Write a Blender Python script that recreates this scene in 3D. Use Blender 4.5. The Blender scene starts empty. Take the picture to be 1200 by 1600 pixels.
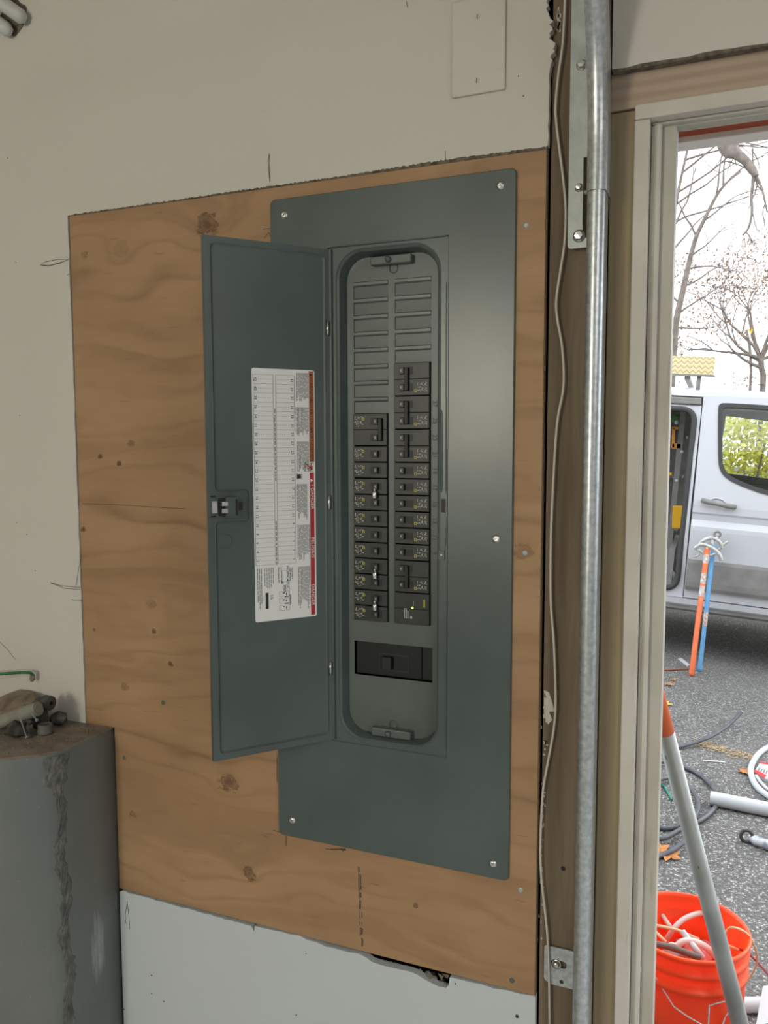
import bpy, bmesh, math, random
from mathutils import Vector, Matrix
random.seed(7)
R_ = math.radians
SC = bpy.context.scene
COL = SC.collection

# ------------------------------------------------------------------ camera
# world: x to the right along the panel wall, y out through the garage opening, z up;
# origin = lower left corner of the breaker panel cover (0.95 m above the slab)
F = 1258.03
CAM = Vector((0.6562, -1.1321, 0.6494))
RT = Vector((0.92481505, 0.38040811, -0.0026052))
UP = Vector((-0.02988952, 0.0794885, 0.99638757))
FW = Vector((-0.379241, 0.92139636, -0.08488237))
cam_d = bpy.data.cameras.new('camera')
cam_d.sensor_width = 36.0
cam_d.lens = 36.0 * F / 1600.0
cam_d.clip_start = 0.02
cam_d.clip_end = 400
cam = bpy.data.objects.new('camera', cam_d)
COL.objects.link(cam)
cam.matrix_world = Matrix(((RT.x, UP.x, -FW.x, CAM.x), (RT.y, UP.y, -FW.y, CAM.y), (RT.z, UP.z, -FW.z, CAM.z), (0, 0, 0, 1)))
SC.camera = cam

# ------------------------------------------------------------------ world, light, exposure
w = bpy.data.worlds.new('sky')
SC.world = w
w.use_nodes = True
bg = w.node_tree.nodes['Background']
bg.inputs[0].default_value = (0.90, 0.955, 1.0, 1)
bg.inputs[1].default_value = 2.7
SC.view_settings.view_transform = 'Standard'
SC.view_settings.look = 'None'
SC.view_settings.exposure = 0.0
SC.view_settings.gamma = 1.0
SC.view_settings.use_curve_mapping = False

def area(name, loc, target, sx, sy, power, col):
    l = bpy.data.lights.new(name, 'AREA')
    l.shape = 'RECTANGLE'; l.size = sx; l.size_y = sy; l.energy = power; l.color = col
    o = bpy.data.objects.new(name, l); COL.objects.link(o)
    o.location = loc
    o.rotation_euler = (Vector(target) - Vector(loc)).to_track_quat('-Z', 'Y').to_euler()
    return o
sun = bpy.data.lights.new('sun', 'SUN')
sun.energy = 1.1; sun.angle = R_(12); sun.color = (1.0, 0.93, 0.82)
suno = bpy.data.objects.new('sun', sun); COL.objects.link(suno)
suno.rotation_euler = Vector((-0.55, -0.62, -0.42)).to_track_quat('-Z', 'Y').to_euler()
# area lamp added at the unseen rear window to give the panel its glow
area('added_glow_lamp', (-0.78, -4.12, 0.98), (-0.78, 0, 0.9), 0.62, 0.95, 44, (1.0, 0.92, 0.74))
# unseen ceiling lamp added behind the camera to brighten the room
area('added_fill_lamp', (2.5, -1.9, 1.46), (2.5, -1.9, -1), 1.15, 0.2, 34, (1.0, 0.98, 0.95))

# ------------------------------------------------------------------ projecting helpers (image frame 1200 x 1600)
def ray(px, py):
    return (RT * ((px - 600) / F) - UP * ((py - 800) / F) + FW)
def on(px, py, axis, val):
    d = ray(px, py); t = (val - CAM[axis]) / d[axis]
    return CAM + d * t
def at(px, py, Y=0.0): return on(px, py, 1, Y)
def gz(px, py, Z=-0.95): return on(px, py, 2, Z)

# ------------------------------------------------------------------ object helpers
ORG = {}
def put(o, label=None, cat=None, group=None, kind=None):
    if label: o['label'] = label
    if cat: o['category'] = cat
    if group: o['group'] = group
    if kind: o['kind'] = kind
    return o
def empty(name, loc, label=None, cat=None, group=None, kind=None):
    o = bpy.data.objects.new(name, None); COL.objects.link(o)
    o.empty_display_size = 0.02
    o.location = loc; ORG[o.name] = Vector(loc)
    return put(o, label, cat, group, kind)
def link(name, me, parent=None, loc=None):
    o = bpy.data.objects.new(name, me); COL.objects.link(o)
    if parent: o.parent = parent; ORG[o.name] = ORG.get(parent.name, Vector())
    if loc is not None: o.location = loc
    return o
class MB:
    def __init__(s): s.v = []; s.f = []; s.sm = []
    def add(s, vs, fs, smooth=False):
        n = len(s.v); s.v += [Vector(a) for a in vs]
        for f in fs: s.f.append([i + n for i in f]); s.sm.append(smooth)
        return s
    def box(s, x0, x1, y0, y1, z0, z1, bev=0.0):
        if bev <= 0:
            s.add([(x0,y0,z0),(x1,y0,z0),(x1,y1,z0),(x0,y1,z0),(x0,y0,z1),(x1,y0,z1),(x1,y1,z1),(x0,y1,z1)],
                  [(0,3,2,1),(4,5,6,7),(0,1,5,4),(1,2,6,5),(2,3,7,6),(3,0,4,7)])
        else:
            bm = bmesh.new(); bmesh.ops.create_cube(bm, size=1)
            for v in bm.verts: v.co = Vector(((x0+x1)/2 + v.co.x*(x1-x0), (y0+y1)/2 + v.co.y*(y1-y0), (z0+z1)/2 + v.co.z*(z1-z0)))
            bmesh.ops.bevel(bm, geom=bm.edges[:], offset=bev, segments=2, affect='EDGES', profile=0.5)
            s.bm(bm)
        return s
    def bm(s, bm, smooth=False, mat=None):
        bm.verts.index_update()
        s.add([(mat @ v.co if mat else v.co) for v in bm.verts], [[v.index for v in f.verts] for f in bm.faces], smooth); bm.free(); return s
    def tube(s, pts, r, n=8, cap=True, smooth=True):
        pts = [Vector(p) for p in pts]; rs = r if isinstance(r, (list, tuple)) else [r]*len(pts)
        vs = []; fs = []; up = None
        for i, p in enumerate(pts):
            t = (pts[min(i+1, len(pts)-1)] - pts[max(i-1, 0)])
            t = t.normalized() if t.length > 1e-9 else Vector((0,0,1))
            if up is None:
                up = Vector((0,0,1)) if abs(t.z) < .9 else Vector((0,1,0))
            a = t.cross(up)
            if a.length < 1e-6: a = t.orthogonal()
            a.normalize(); b = a.cross(t).normalized(); up = b
            for k in range(n):
                q = 2*math.pi*k/n
                vs.append(p + (a*math.cos(q) + b*math.sin(q))*rs[i])
        for i in range(len(pts)-1):
            for k in range(n):
                k2 = (k+1) % n
                fs.append((i*n+k, i*n+k2, (i+1)*n+k2, (i+1)*n+k))
        s.add(vs, fs, smooth)
        if cap:
            m = len(pts)-1
            s.add(vs[:n], [tuple(range(n))[::-1]]); s.add(vs[m*n:], [tuple(range(n))])
        return s
    def lathe(s, prof, c=(0,0,0), n=40, axis='Z', smooth=True):
        c = Vector(c); vs = []; fs = []
        for r, h in prof:
            for k in range(n):
                q = 2*math.pi*k/n; a, b = r*math.cos(q), r*math.sin(q)
                vs.append(c + (Vector((a,b,h)) if axis == 'Z' else Vector((a,h,b)) if axis == 'Y' else Vector((h,a,b))))
        for i in range(len(prof)-1):
            for k in range(n):
                k2 = (k+1) % n; fs.append((i*n+k, i*n+k2, (i+1)*n+k2, (i+1)*n+k))
        s.add(vs, fs, smooth); return s
    def sweep(s, prof, path, frame):
        # prof: list of (a,b); path: points; frame(i)->(A,B) vectors
        n = len(prof); vs = []; fs = []
        for i, p in enumerate(path):
            A, B = frame(i)
            for a, b in prof: vs.append(Vector(p) + A*a + B*b)
        for i in range(len(path)-1):
            for k in range(n):
                k2 = (k+1) % n; fs.append((i*n+k, i*n+k2, (i+1)*n+k2, (i+1)*n+k))
        fs.append(tuple(range(n))[::-1]); fs.append(tuple(range((len(path)-1)*n, len(path)*n)))
        s.add(vs, fs); return s
    def loft(s, loops, smooth=False, close=False):
        n = len(loops[0]); vs = [p for l in loops for p in l]; fs = []
        for i in range(len(loops)-1):
            for k in range(n):
                k2 = (k+1) % n; fs.append((i*n+k, i*n+k2, (i+1)*n+k2, (i+1)*n+k))
        if close: fs.append(tuple(range((len(loops)-1)*n, len(loops)*n)))
        s.add(vs, fs, smooth); return s
    def plate(s, outer, holes, M, thick):
        # planar outline with holes; M(a,b,d)->Vector, d = depth behind the face
        bm = bmesh.new()
        loops = [outer] + list(holes); edges = []
        for l in loops:
            vv = [bm.verts.new((a, b, 0)) for a, b in l]
            for i in range(len(vv)): edges.append(bm.edges.new((vv[i], vv[(i+1) % len(vv)])))
        bmesh.ops.triangle_fill(bm, edges=edges, use_beauty=True)
        bm.verts.index_update(); co = [v.co.copy() for v in bm.verts]
        fs = [[v.index for v in f.verts] for f in bm.faces]; bm.free()
        s.add([M(c.x, c.y, 0) for c in co], fs); s.add([M(c.x, c.y, thick) for c in co], [f[::-1] for f in fs])
        for l in loops:
            n = len(l)
            s.add([M(a, b, 0) for a, b in l] + [M(a, b, thick) for a, b in l], [(i, (i+1) % n, n+(i+1) % n, n+i) for i in range(n)])
        return s
    def build(s, name, mat, parent=None, local=False, org=None, fix=True):
        me = bpy.data.meshes.new(name)
        if parent is not None: O = Vector() if local else ORG.get(parent.name, Vector())
        elif org is not None: O = Vector(org)
        else:
            xs = [v.x for v in s.v]; ys = [v.y for v in s.v]; zs = [v.z for v in s.v]
            O = Vector(((min(xs)+max(xs))/2, (min(ys)+max(ys))/2, min(zs)))
        me.from_pydata([v - O for v in s.v], [], s.f)
        me.polygons.foreach_set('use_smooth', s.sm)
        if fix:
            bm = bmesh.new(); bm.from_mesh(me); bmesh.ops.remove_doubles(bm, verts=bm.verts[:], dist=1e-6)
            bmesh.ops.recalc_face_normals(bm, faces=bm.faces[:]); bm.to_mesh(me); bm.free()
        me.materials.append(mat)
        o = bpy.data.objects.new(name, me); COL.objects.link(o)
        if parent is not None: o.parent = parent; ORG[o.name] = ORG.get(parent.name, Vector())
        else: o.location = O; ORG[o.name] = O
        return o
def rrect(x0, x1, z0, z1, r, n=6):
    pts = []
    for cx, cz, a0 in ((x1-r, z1-r, 0), (x0+r, z1-r, 90), (x0+r, z0+r, 180), (x1-r, z0+r, 270)):
        for i in range(n+1):
            a = R_(a0 + 90*i/n); pts.append((cx + r*math.cos(a), cz + r*math.sin(a)))
    return pts
def smooth_path(pts, n=6):
    pts = [Vector(p) for p in pts]; out = []
    for i in range(len(pts)-1):
        p0 = pts[max(i-1, 0)]; p1 = pts[i]; p2 = pts[i+1]; p3 = pts[min(i+2, len(pts)-1)]
        for k in range(n):
            t = k/n
            out.append(0.5*((2*p1) + (p2-p0)*t + (2*p0-5*p1+4*p2-p3)*t*t + (3*p1-p0-3*p2+p3)*t*t*t))
    out.append(pts[-1]); return out
_txt = {}
def text(s):
    if s not in _txt:
        c = bpy.data.curves.new('t', 'FONT'); c.body = s; c.size = 1.0; c.resolution_u = 2
        o = bpy.data.objects.new('t', c); COL.objects.link(o)
        dg = bpy.context.evaluated_depsgraph_get(); dg.update()
        me = bpy.data.meshes.new_from_object(o.evaluated_get(dg))
        vs = [v.co.copy() for v in me.vertices]; fs = [list(p.vertices) for p in me.polygons]
        bpy.data.objects.remove(o); bpy.data.curves.remove(c); bpy.data.meshes.remove(me)
        wd = max(v.x for v in vs)
        _txt[s] = (vs, fs, wd)
    return _txt[s]

# ------------------------------------------------------------------ materials
def mat(name, col, rough=0.6, metal=0.0, spec=0.5, emit=None, es=0.0):
    m = bpy.data.materials.new(name); m.use_nodes = True
    b = m.node_tree.nodes['Principled BSDF']
    b.inputs['Base Color'].default_value = (*col, 1); b.inputs['Roughness'].default_value = rough
    b.inputs['Metallic'].default_value = metal; b.inputs['Specular IOR Level'].default_value = spec
    if emit: b.inputs['Emission Color'].default_value = (*emit, 1); b.inputs['Emission Strength'].default_value = es
    return m
class N:
    """small node-tree writer"""
    def __init__(s, m): s.t = m.node_tree; s.b = s.t.nodes['Principled BSDF']
    def n(s, typ, **k):
        nd = s.t.nodes.new(typ)
        for a, v in k.items(): setattr(nd, a, v)
        return nd
    def l(s, a, b): s.t.links.new(a, b)
    def coord(s, scale=(1,1,1), loc=(0,0,0), which='Object'):
        c = s.n('ShaderNodeTexCoord'); mp = s.n('ShaderNodeMapping')
        mp.inputs['Scale'].default_value = scale; mp.inputs['Location'].default_value = loc
        s.l(c.outputs[which], mp.inputs['Vector']); return mp.outputs[0]
    def pos(s, scale=(1,1,1), loc=(0,0,0)):
        c = s.n('ShaderNodeNewGeometry'); mp = s.n('ShaderNodeMapping')
        mp.inputs['Scale'].default_value = scale; mp.inputs['Location'].default_value = loc
        s.l(c.outputs['Position'], mp.inputs['Vector']); return mp.outputs[0]
    def noise(s, vec, scale, detail=3, rough=0.55, dist=0.0):
        nd = s.n('ShaderNodeTexNoise'); s.l(vec, nd.inputs['Vector'])
        nd.inputs['Scale'].default_value = scale; nd.inputs['Detail'].default_value = detail
        nd.inputs['Roughness'].default_value = rough; nd.inputs['Distortion'].default_value = dist
        return nd.outputs['Fac']
    def ramp(s, fac, stops):
        r = s.n('ShaderNodeValToRGB'); e = r.color_ramp.elements
        while len(e) < len(stops): e.new(0.5)
        for i, (p, c) in enumerate(stops): e[i].position = p; e[i].color = (*c, 1) if len(c) == 3 else c
        s.l(fac, r.inputs[0]); return r.outputs[0]
    def mix(s, fac, a, b, mode='MIX'):
        m = s.n('ShaderNodeMix', data_type='RGBA', blend_type=mode)
        if isinstance(fac, (int, float)): m.inputs[0].default_value = fac
        else: s.l(fac, m.inputs[0])
        for i, x in ((6, a), (7, b)):
            if isinstance(x, tuple): m.inputs[i].default_value = (*x, 1)
            else: s.l(x, m.inputs[i])
        return m.outputs[2]
    def math(s, op, a, b=None, c=None, clamp=False):
        m = s.n('ShaderNodeMath', operation=op); m.use_clamp = clamp
        for i, x in enumerate((a, b, c)):
            if x is None: continue
            if isinstance(x, (int, float)): m.inputs[i].default_value = x
            else: s.l(x, m.inputs[i])
        return m.outputs[0]
    def bump(s, h, strength=0.3, dist=0.002):
        b = s.n('ShaderNodeBump'); b.inputs['Strength'].default_value = strength; b.inputs['Distance'].default_value = dist
        s.l(h, b.inputs['Height']); s.l(b.outputs[0], s.b.inputs['Normal'])
    def color(s, c): s.l(c, s.b.inputs['Base Color'])
def noisy(name, c1, c2, scale=8, rough=0.7, stretch=(1,1,1), bump=0.0, metal=0.0, detail=4, lo=0.35, hi=0.65, bs=None, spec=0.5, bd=0.002):
    m = mat(name, c1, rough, metal, spec); n = N(m); v = n.pos(stretch)
    f = n.noise(v, scale, detail); n.color(n.ramp(f, [(lo, c1), (hi, c2)]))
    if bump: n.bump(n.noise(n.pos(stretch), bs or scale*4, 3), bump, bd)
    return m
def wood(name, c1, c2, c3, along='Z', bands=60, rough=0.75, dist=3.0, wmix=.55):
    m = mat(name, c1, rough, spec=0.25); n = N(m)
    st = {'Z': (1, 1, .06), 'X': (.06, 1, 1)}[along]
    v = n.pos(st)
    wv = n.n('ShaderNodeTexWave', wave_type='BANDS', bands_direction={'Z': 'X', 'X': 'Z'}[along])
    n.l(v, wv.inputs['Vector']); wv.inputs['Scale'].default_value = bands/6.28*2; wv.inputs['Distortion'].default_value = dist
    wv.inputs['Detail'].default_value = 2; wv.inputs['Detail Scale'].default_value = 1.5
    fine = n.noise(v, 300, 2)
    big = n.noise(n.pos((3, 3, .8) if along == 'Z' else (.8, 3, 3)), 2.5, 3)
    gr = n.noise(v, 55, 5, .6, 1.2)
    gf = n.math('ADD', n.math('MULTIPLY', wv.outputs['Fac'], wmix), n.math('MULTIPLY', gr, 1 - wmix))
    c = n.ramp(gf, [(0.28, c1), (0.72, c2)])
    c = n.mix(n.math('MULTIPLY', fine, 0.35), c, c3); c = n.mix(n.ramp(big, [(.4, (0,0,0)), (.7, (.6,.6,.6))]), c, c3)
    n.color(c); n.bump(fine, 0.25, 0.001)
    return m

M = {}
def plaster(name, base, dirt):
    m = mat(name, base, 0.75, spec=0.3); n = N(m)
    big = n.noise(n.pos(), 1.6, 3); mid = n.noise(n.pos(), 9, 4)
    c = n.mix(n.ramp(big, [(.35, (0,0,0)), (.7, (.35,.35,.35))]), base, dirt)
    spots = n.ramp(n.noise(n.pos(), 34, 2), [(.72, (0,0,0)), (.78, (.5,.5,.5))])
    c = n.mix(spots, c, dirt); n.color(c)
    n.bump(n.math('ADD', mid, n.math('MULTIPLY', n.noise(n.pos(), 120, 2), .3)), 0.12, 0.004)
    return m
M['drywall'] = plaster('drywall_paint', (0.62, 0.60, 0.55), (0.55, 0.52, 0.465))
M['drywall_cool_lit'] = plaster('drywall_paint_cool_lit', (0.58, 0.64, 0.67), (0.54, 0.575, 0.585))  # lower sheet's colour carries the cool daylight bounced off the floor
M['gypsum'] = noisy('torn_gypsum_and_gap_shade', (.07, .06, .045), (.20, .175, .135), 90, .95, bump=.6)  # kept dark so the cut edge reads as a shaded gap
M['room'] = plaster('room_paint', (0.70, 0.69, 0.66), (0.62, 0.60, 0.55))
M['slab'] = noisy('garage_slab', (.36, .36, .35), (.46, .46, .45), 3, .7)
M['cavity'] = noisy('wall_cavity', (.06, .05, .04), (.10, .08, .06), 6, .9)
M['panel'] = None
def paint(name, c, rough=.42, amt=.15):
    m = mat(name, c, rough, spec=.5); n = N(m)
    f = n.noise(n.pos(), 5, 3); d = tuple(x*(1-amt) for x in c); e = tuple(min(1, x*(1+amt)) for x in c)
    n.color(n.ramp(f, [(.35, d), (.65, e)])); n.bump(n.noise(n.pos(), 500, 2), .06, .0006)
    return m
M['panel'] = paint('grey_enamel', (.082, .108, .104), .29)
M['panel_in'] = paint('grey_enamel_deadfront', (.098, .122, .114), .36)
M['breaker'] = noisy('black_moulded_plastic', (.013, .019, .017), (.022, .029, .026), 60, .42)
M['breaker_dark'] = mat('black_plastic_recess', (.006, .007, .007), .5)
M['smoke'] = mat('dark_main_breaker_face', (.010, .012, .011), .28)
M['print'] = mat('white_print', (.55, .57, .53), .6)
M['yellow'] = mat('yellow_print', (.45, .40, .05), .6)
M['steel'] = noisy('zinc_steel', (.55, .55, .54), (.75, .75, .74), 60, .28, metal=1.0)
M['galv'] = noisy('galvanised_steel', (.42, .46, .48), (.66, .70, .72), 130, .34, metal=.85, bump=.05, lo=.3, hi=.7)
M['galv_plate'] = noisy('galvanised_plate', (.36, .40, .38), (.50, .54, .52), 40, .5, metal=.5, lo=.3, hi=.7)
M['sheet'] = mat('label_paper', (.80, .82, .82), .5)
M['ink'] = mat('black_ink', (.02, .02, .02), .6)
M['ink_grey'] = mat('fine_print_ink', (.19, .19, .19), .6)
M['orange_ink'] = mat('orange_ink', (.42, .13, .035), .6)
M['red_ink'] = mat('red_ink', (.42, .025, .03), .6)
M['led'] = mat('green_led', (.4, .9, .1), .4, emit=(.55, 1.0, .12), es=2.5)
M['emboss'] = mat('embossed_number_ink', (.022, .028, .025), .6)
M['pencil'] = mat('pencil', (.05, .048, .045), .8)
M['post'] = wood('old_dark_lumber', (.155, .112, .072), (.33, .262, .188), (.12, .09, .06), 'Z', 22, dist=9, wmix=.28)
M['jamb'] = wood('treated_lumber', (.31, .245, .15), (.40, .325, .21), (.235, .185, .115), 'Z', 70, dist=2.5, wmix=.3)
M['header'] = wood('header_lumber', (.44, .34, .26), (.54, .43, .335), (.35, .27, .205), 'X', 60, dist=2)
def white_paint(name, base, chip, amt):
    m = mat(name, base, .55, spec=.35); n = N(m)
    streak = n.noise(n.pos((1, 1, .12)), 60, 4); big = n.noise(n.pos(), 5, 4)
    c = n.mix(n.ramp(big, [(.4, (0,0,0)), (.75, (amt,)*3)]), base, chip)
    c = n.mix(n.ramp(streak, [(.62, (0,0,0)), (.72, (amt,)*3)]), c, chip); n.color(c)
    n.bump(streak, .15, .001); return m
M['casing'] = white_paint('weathered_white_paint', (.64, .615, .56), (.40, .365, .31), .6)
M['casing_in'] = white_paint('weathered_grey_paint', (.56, .54, .485), (.37, .34, .285), .7)
M['red_trim'] = noisy('red_exterior_paint', (.86, .36, .25), (.92, .43, .31), 12, .6, stretch=(.3, 1, 1))
M['bright_trim'] = mat('white_drip_edge', (.92, .90, .84), .5)
M['plate'] = mat('painted_cover_plate', (.60, .575, .52), .5)
M['pvc'] = noisy('grey_pvc', (.50, .53, .55), (.60, .62, .64), 5, .45)
M['pvc_white'] = noisy('dusty_white_pvc', (.50, .52, .50), (.60, .62, .60), 9, .5)
M['wire_white'] = mat('white_cable_jacket', (.60, .56, .49), .5)
M['black_plastic'] = noisy('dusty_black_plastic', (.03, .033, .03), (.085, .085, .075), 40, .7)
M['dark_pvc'] = noisy('dusty_dark_grey_pvc', (.085, .09, .075), (.16, .16, .135), 25, .7)
M['rubble'] = noisy('brown_rubble', (.14, .105, .075), (.27, .215, .16), 30, .95, bump=.8)
M['green'] = mat('green_insulation', (.02, .16, .07), .4)
M['cap'] = mat('dull_wire_cap', (.22, .19, .15), .7)
def concrete():
    m = mat('painted_grey_concrete', (.1, .12, .12), .55, spec=.4); n = N(m)
    c = n.ramp(n.noise(n.pos(), 3.5, 4), [(.35, (.15, .172, .168)), (.65, (.195, .208, .20))])
    c = n.mix(n.ramp(n.noise(n.pos(), 140, 2), [(.74, (0,0,0)), (.78, (.8,)*3)]), c, (.35, .34, .30)); 
    # pale scuff where the paint was scraped
    sp = at(157, 1480, -.055)
    def blob(cx, cz, rx, rz):
        g = n.n('ShaderNodeSeparateXYZ'); n.l(n.pos(), g.inputs[0])
        return n.math('ADD', n.math('POWER', n.math('DIVIDE', n.math('SUBTRACT', g.outputs[1], cx), rx), 2), n.math('POWER', n.math('DIVIDE', n.math('SUBTRACT', g.outputs[2], cz), rz), 2))
    d = blob(sp.y, sp.z, .02, .075)
    edge = n.math('ADD', d, n.math('MULTIPLY', n.noise(n.pos((1, 6, .6)), 40, 4), 1.6))
    c = n.mix(n.ramp(edge, [(.75, (.75,)*3), (1.0, (.35,)*3)]) if False else n.ramp(n.math('MULTIPLY', edge, .4), [(.3, (.7,)*3), (.62, (0,0,0))]), c, (.42, .44, .44))
    n.color(c); n.bump(n.noise(n.pos(), 28, 4), .35, .004)
    return m
M['concrete'] = concrete()
M['rough_concrete'] = noisy('broken_concrete', (.095, .105, .10), (.175, .18, .168), 45, .95, bump=.9, bs=60, bd=.006)
M['ledge'] = noisy('dusty_concrete_top', (.17, .145, .115), (.27, .235, .19), 22, .95, bump=.7, bs=90)
# ---- plywood
def plywood():
    m = mat('plywood_face', (.4, .25, .14), .62, spec=.3); n = N(m)
    sep = n.n('ShaderNodeSeparateXYZ'); n.l(n.pos(), sep.inputs[0]); X, Z = sep.outputs[0], sep.outputs[2]
    knots = [(325,352,.016,1.0),(357,1223,.014,.9),(205,693,.006,.7),(390,1364,.010,1.0),(208,1272,.007,.7),(157,713,.004,1.4),(187,724,.0035,1.5),
             (131,827,.004,1.3),(195,1074,.007,.7),(241,987,.004,1.2),(148,984,.004,1.0),(267,1037,.004,1.2),(190,390,.013,.28),(133,398,.006,.6),(650,1414,.004,1.0),(818,862,.011,.55),(236,942,.009,.45)]
    phase = None; dark = None; wob = n.noise(n.pos((.6, 1, 1)), 75, 4, .65); wob2 = n.noise(n.pos(), 240, 2)
    for px, py, r, s in knots:
        p = at(px, py, .003)
        dx = n.math('MULTIPLY', n.math('SUBTRACT', X, p.x), .8); dz = n.math('SUBTRACT', Z, p.z)
        d2 = n.math('ADD', n.math('MULTIPLY', dx, dx), n.math('MULTIPLY', dz, dz))
        g = n.math('EXPONENT', n.math('DIVIDE', d2, -(r*2.6)**2))
        ph = n.math('MULTIPLY', g, r*3.0)
        phase = ph if phase is None else n.math('ADD', phase, ph)
        d = n.math('DIVIDE', n.math('SQRT', d2), r)
        d = n.math('ADD', d, n.math('MULTIPLY', n.math('SUBTRACT', wob, .5), 2.6))
        ring = n.math('SUBTRACT', 1.0, n.math('MULTIPLY', n.math('ABSOLUTE', n.math('SUBTRACT', d, .85)), 3.2), clamp=True)
        core = n.math('MULTIPLY', n.math('SUBTRACT', 1.25, d, clamp=True), .75)
        k = n.math('MULTIPLY', n.math('MAXIMUM', n.math('MULTIPLY', ring, n.math('MULTIPLY', wob2, 1.5)), core), s)
        dark = k if dark is None else n.math('MAXIMUM', dark, k)
    slow = n.noise(n.pos((.9, 1, 3.0)), 2.3, 3, .5)
    slow2 = n.noise(n.pos((.8, 1, 5), (3, 0, 1)), 5.0, 2, .5)
    zz = n.math('ADD', Z, n.math('ADD', n.math('MULTIPLY', slow, .30), n.math('ADD', n.math('MULTIPLY', slow2, .05), phase)))
    band = n.math('SINE', n.math('MULTIPLY', zz, 110.0))
    band2 = n.math('SINE', n.math('MULTIPLY', zz, 47.0))
    b = n.math('ADD', n.math('MULTIPLY', n.math('POWER', n.math('MULTIPLY_ADD', band, .5, .5), 5), .5), n.math('MULTIPLY', n.math('POWER', n.math('MULTIPLY_ADD', band2, .5, .5), 7), .6))
    gate = n.ramp(n.noise(n.pos((1, 1, 3)), 5, 3), [(.34, (.22,)*3), (.62, (1,1,1))])
    b = n.math('MULTIPLY', b, gate)
    fib = n.noise(n.pos((.03, 1, 1)), 420, 2)
    c = n.ramp(n.noise(n.pos((.7, 1, 1.6)), 4, 4), [(.3, (.350, .212, .112)), (.7, (.450, .286, .160))])
    c = n.mix(n.math('MULTIPLY', b, .80, clamp=True), c, (.235, .137, .070))
    c = n.mix(n.math('MULTIPLY', n.math('SUBTRACT', fib, .5, clamp=True), .9, clamp=True), c, (.30, .18, .10))
    flecks = n.ramp(n.noise(n.pos((.14, 1, 1)), 150, 2), [(.70, (0,0,0)), (.76, (.55,)*3)])
    c = n.mix(n.math('MULTIPLY', flecks, gate), c, (.20, .11, .055))
    c = n.mix(n.math('MINIMUM', dark, .88), c, (.085, .040, .018))
    n.color(c); n.bump(n.math('ADD', fib, n.math('MULTIPLY', b, -1.0)), .12, .001)
    return m
M['ply'] = plywood()
M['ply_edge'] = noisy('plywood_edge', (.13, .085, .05), (.26, .175, .10), 200, .85, stretch=(1, 12, 1))

# ------------------------------------------------------------------ THE SETTING
FLOOR = -0.95
CEIL = 1.56
def jag(p, q, n, amp, seed):
    r = random.Random(seed); out = []
    for i in range(n):
        t = i/n; a = (p[0] + (q[0]-p[0])*t, p[1] + (q[1]-p[1])*t)
        L = math.hypot(q[0]-p[0], q[1]-p[1]); nx, nz = -(q[1]-p[1])/L, (q[0]-p[0])/L
        k = 0 if i == 0 else r.uniform(-amp, amp)
        out.append((a[0] + nx*k, a[1] + nz*k))
    return out
PX0, PX1, PZ0, PZ1, NX, NZ = -0.4069, 0.430, -0.1715, 1.0483, -0.343, 0.135
def XZ(y): return lambda a, b, d: Vector((a, y + d, b))
wall = empty('wall_back', (0, 0.05, FLOOR), 'white painted drywall around the plywood, cut ragged along its edges', 'wall', kind='structure')
# upper and left drywall: one sheet with the ply cut-out
up = []
up += [(-3.0, CEIL), (-3.0, .128), (-.415, .128)]
up += jag((-.4085, .131), (-.4085, 1.0505), 60, .0009, 3)
up += jag((-.4085, 1.0500), (.16, 1.0506), 260, .0011, 4) + jag((.16, 1.0512), (.30, 1.0530), 60, .0013, 6) + jag((.30, 1.0528), (.4325, 1.0512), 50, .0008, 5)
r5 = random.Random(11)
up += jag((.4325, 1.053), (.4330, 1.155), 8, .0006, 8)
for i in range(26):
    z = 1.155 + i*.0036; up.append((.4335 + r5.uniform(-.002, .004) + (.005 if 4 < i < 9 else 0) - (.004 if i > 16 else 0), z))
up += [(.434, 1.25), (.434, CEIL)]
MB().plate(up, [], XZ(0), .0125).build('drywall_sheet', M['drywall'], wall)
# lower sheet with the broken upper edge
lo = [(.4315, FLOOR), (.4315, -.173)]
def zl(px, py): p = at(px, py, 0); return (p.x, p.z)
lo += [zl(833,1556), zl(812,1553), zl(790,1547), zl(772,1545), zl(752,1538), zl(735,1535), zl(716,1530), zl(703,1527), zl(701,1539), zl(697,1544), zl(684,1541), zl(668,1533),
       zl(652,1523), zl(640,1518), zl(626,1515), zl(612,1512), zl(596,1508), zl(581,1503), zl(572,1496), zl(560,1490), zl(545,1488), zl(530,1484), zl(520,1481), zl(508,1479), zl(494,1472), zl(480,1469), zl(468,1462), zl(452,1460), zl(440,1456), zl(428,1454), zl(410,1450), zl(398,1447), zl(397,1456), zl(393,1447)]
lo += jag(zl(388, 1446), zl(186, 1391), 40, .0012, 9)
lo += [(-.3415, -.177), (-.3415, FLOOR)]
MB().plate(lo, [], XZ(0), .0125).build('drywall_sheet', M['drywall_cool_lit'], wall)
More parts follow.
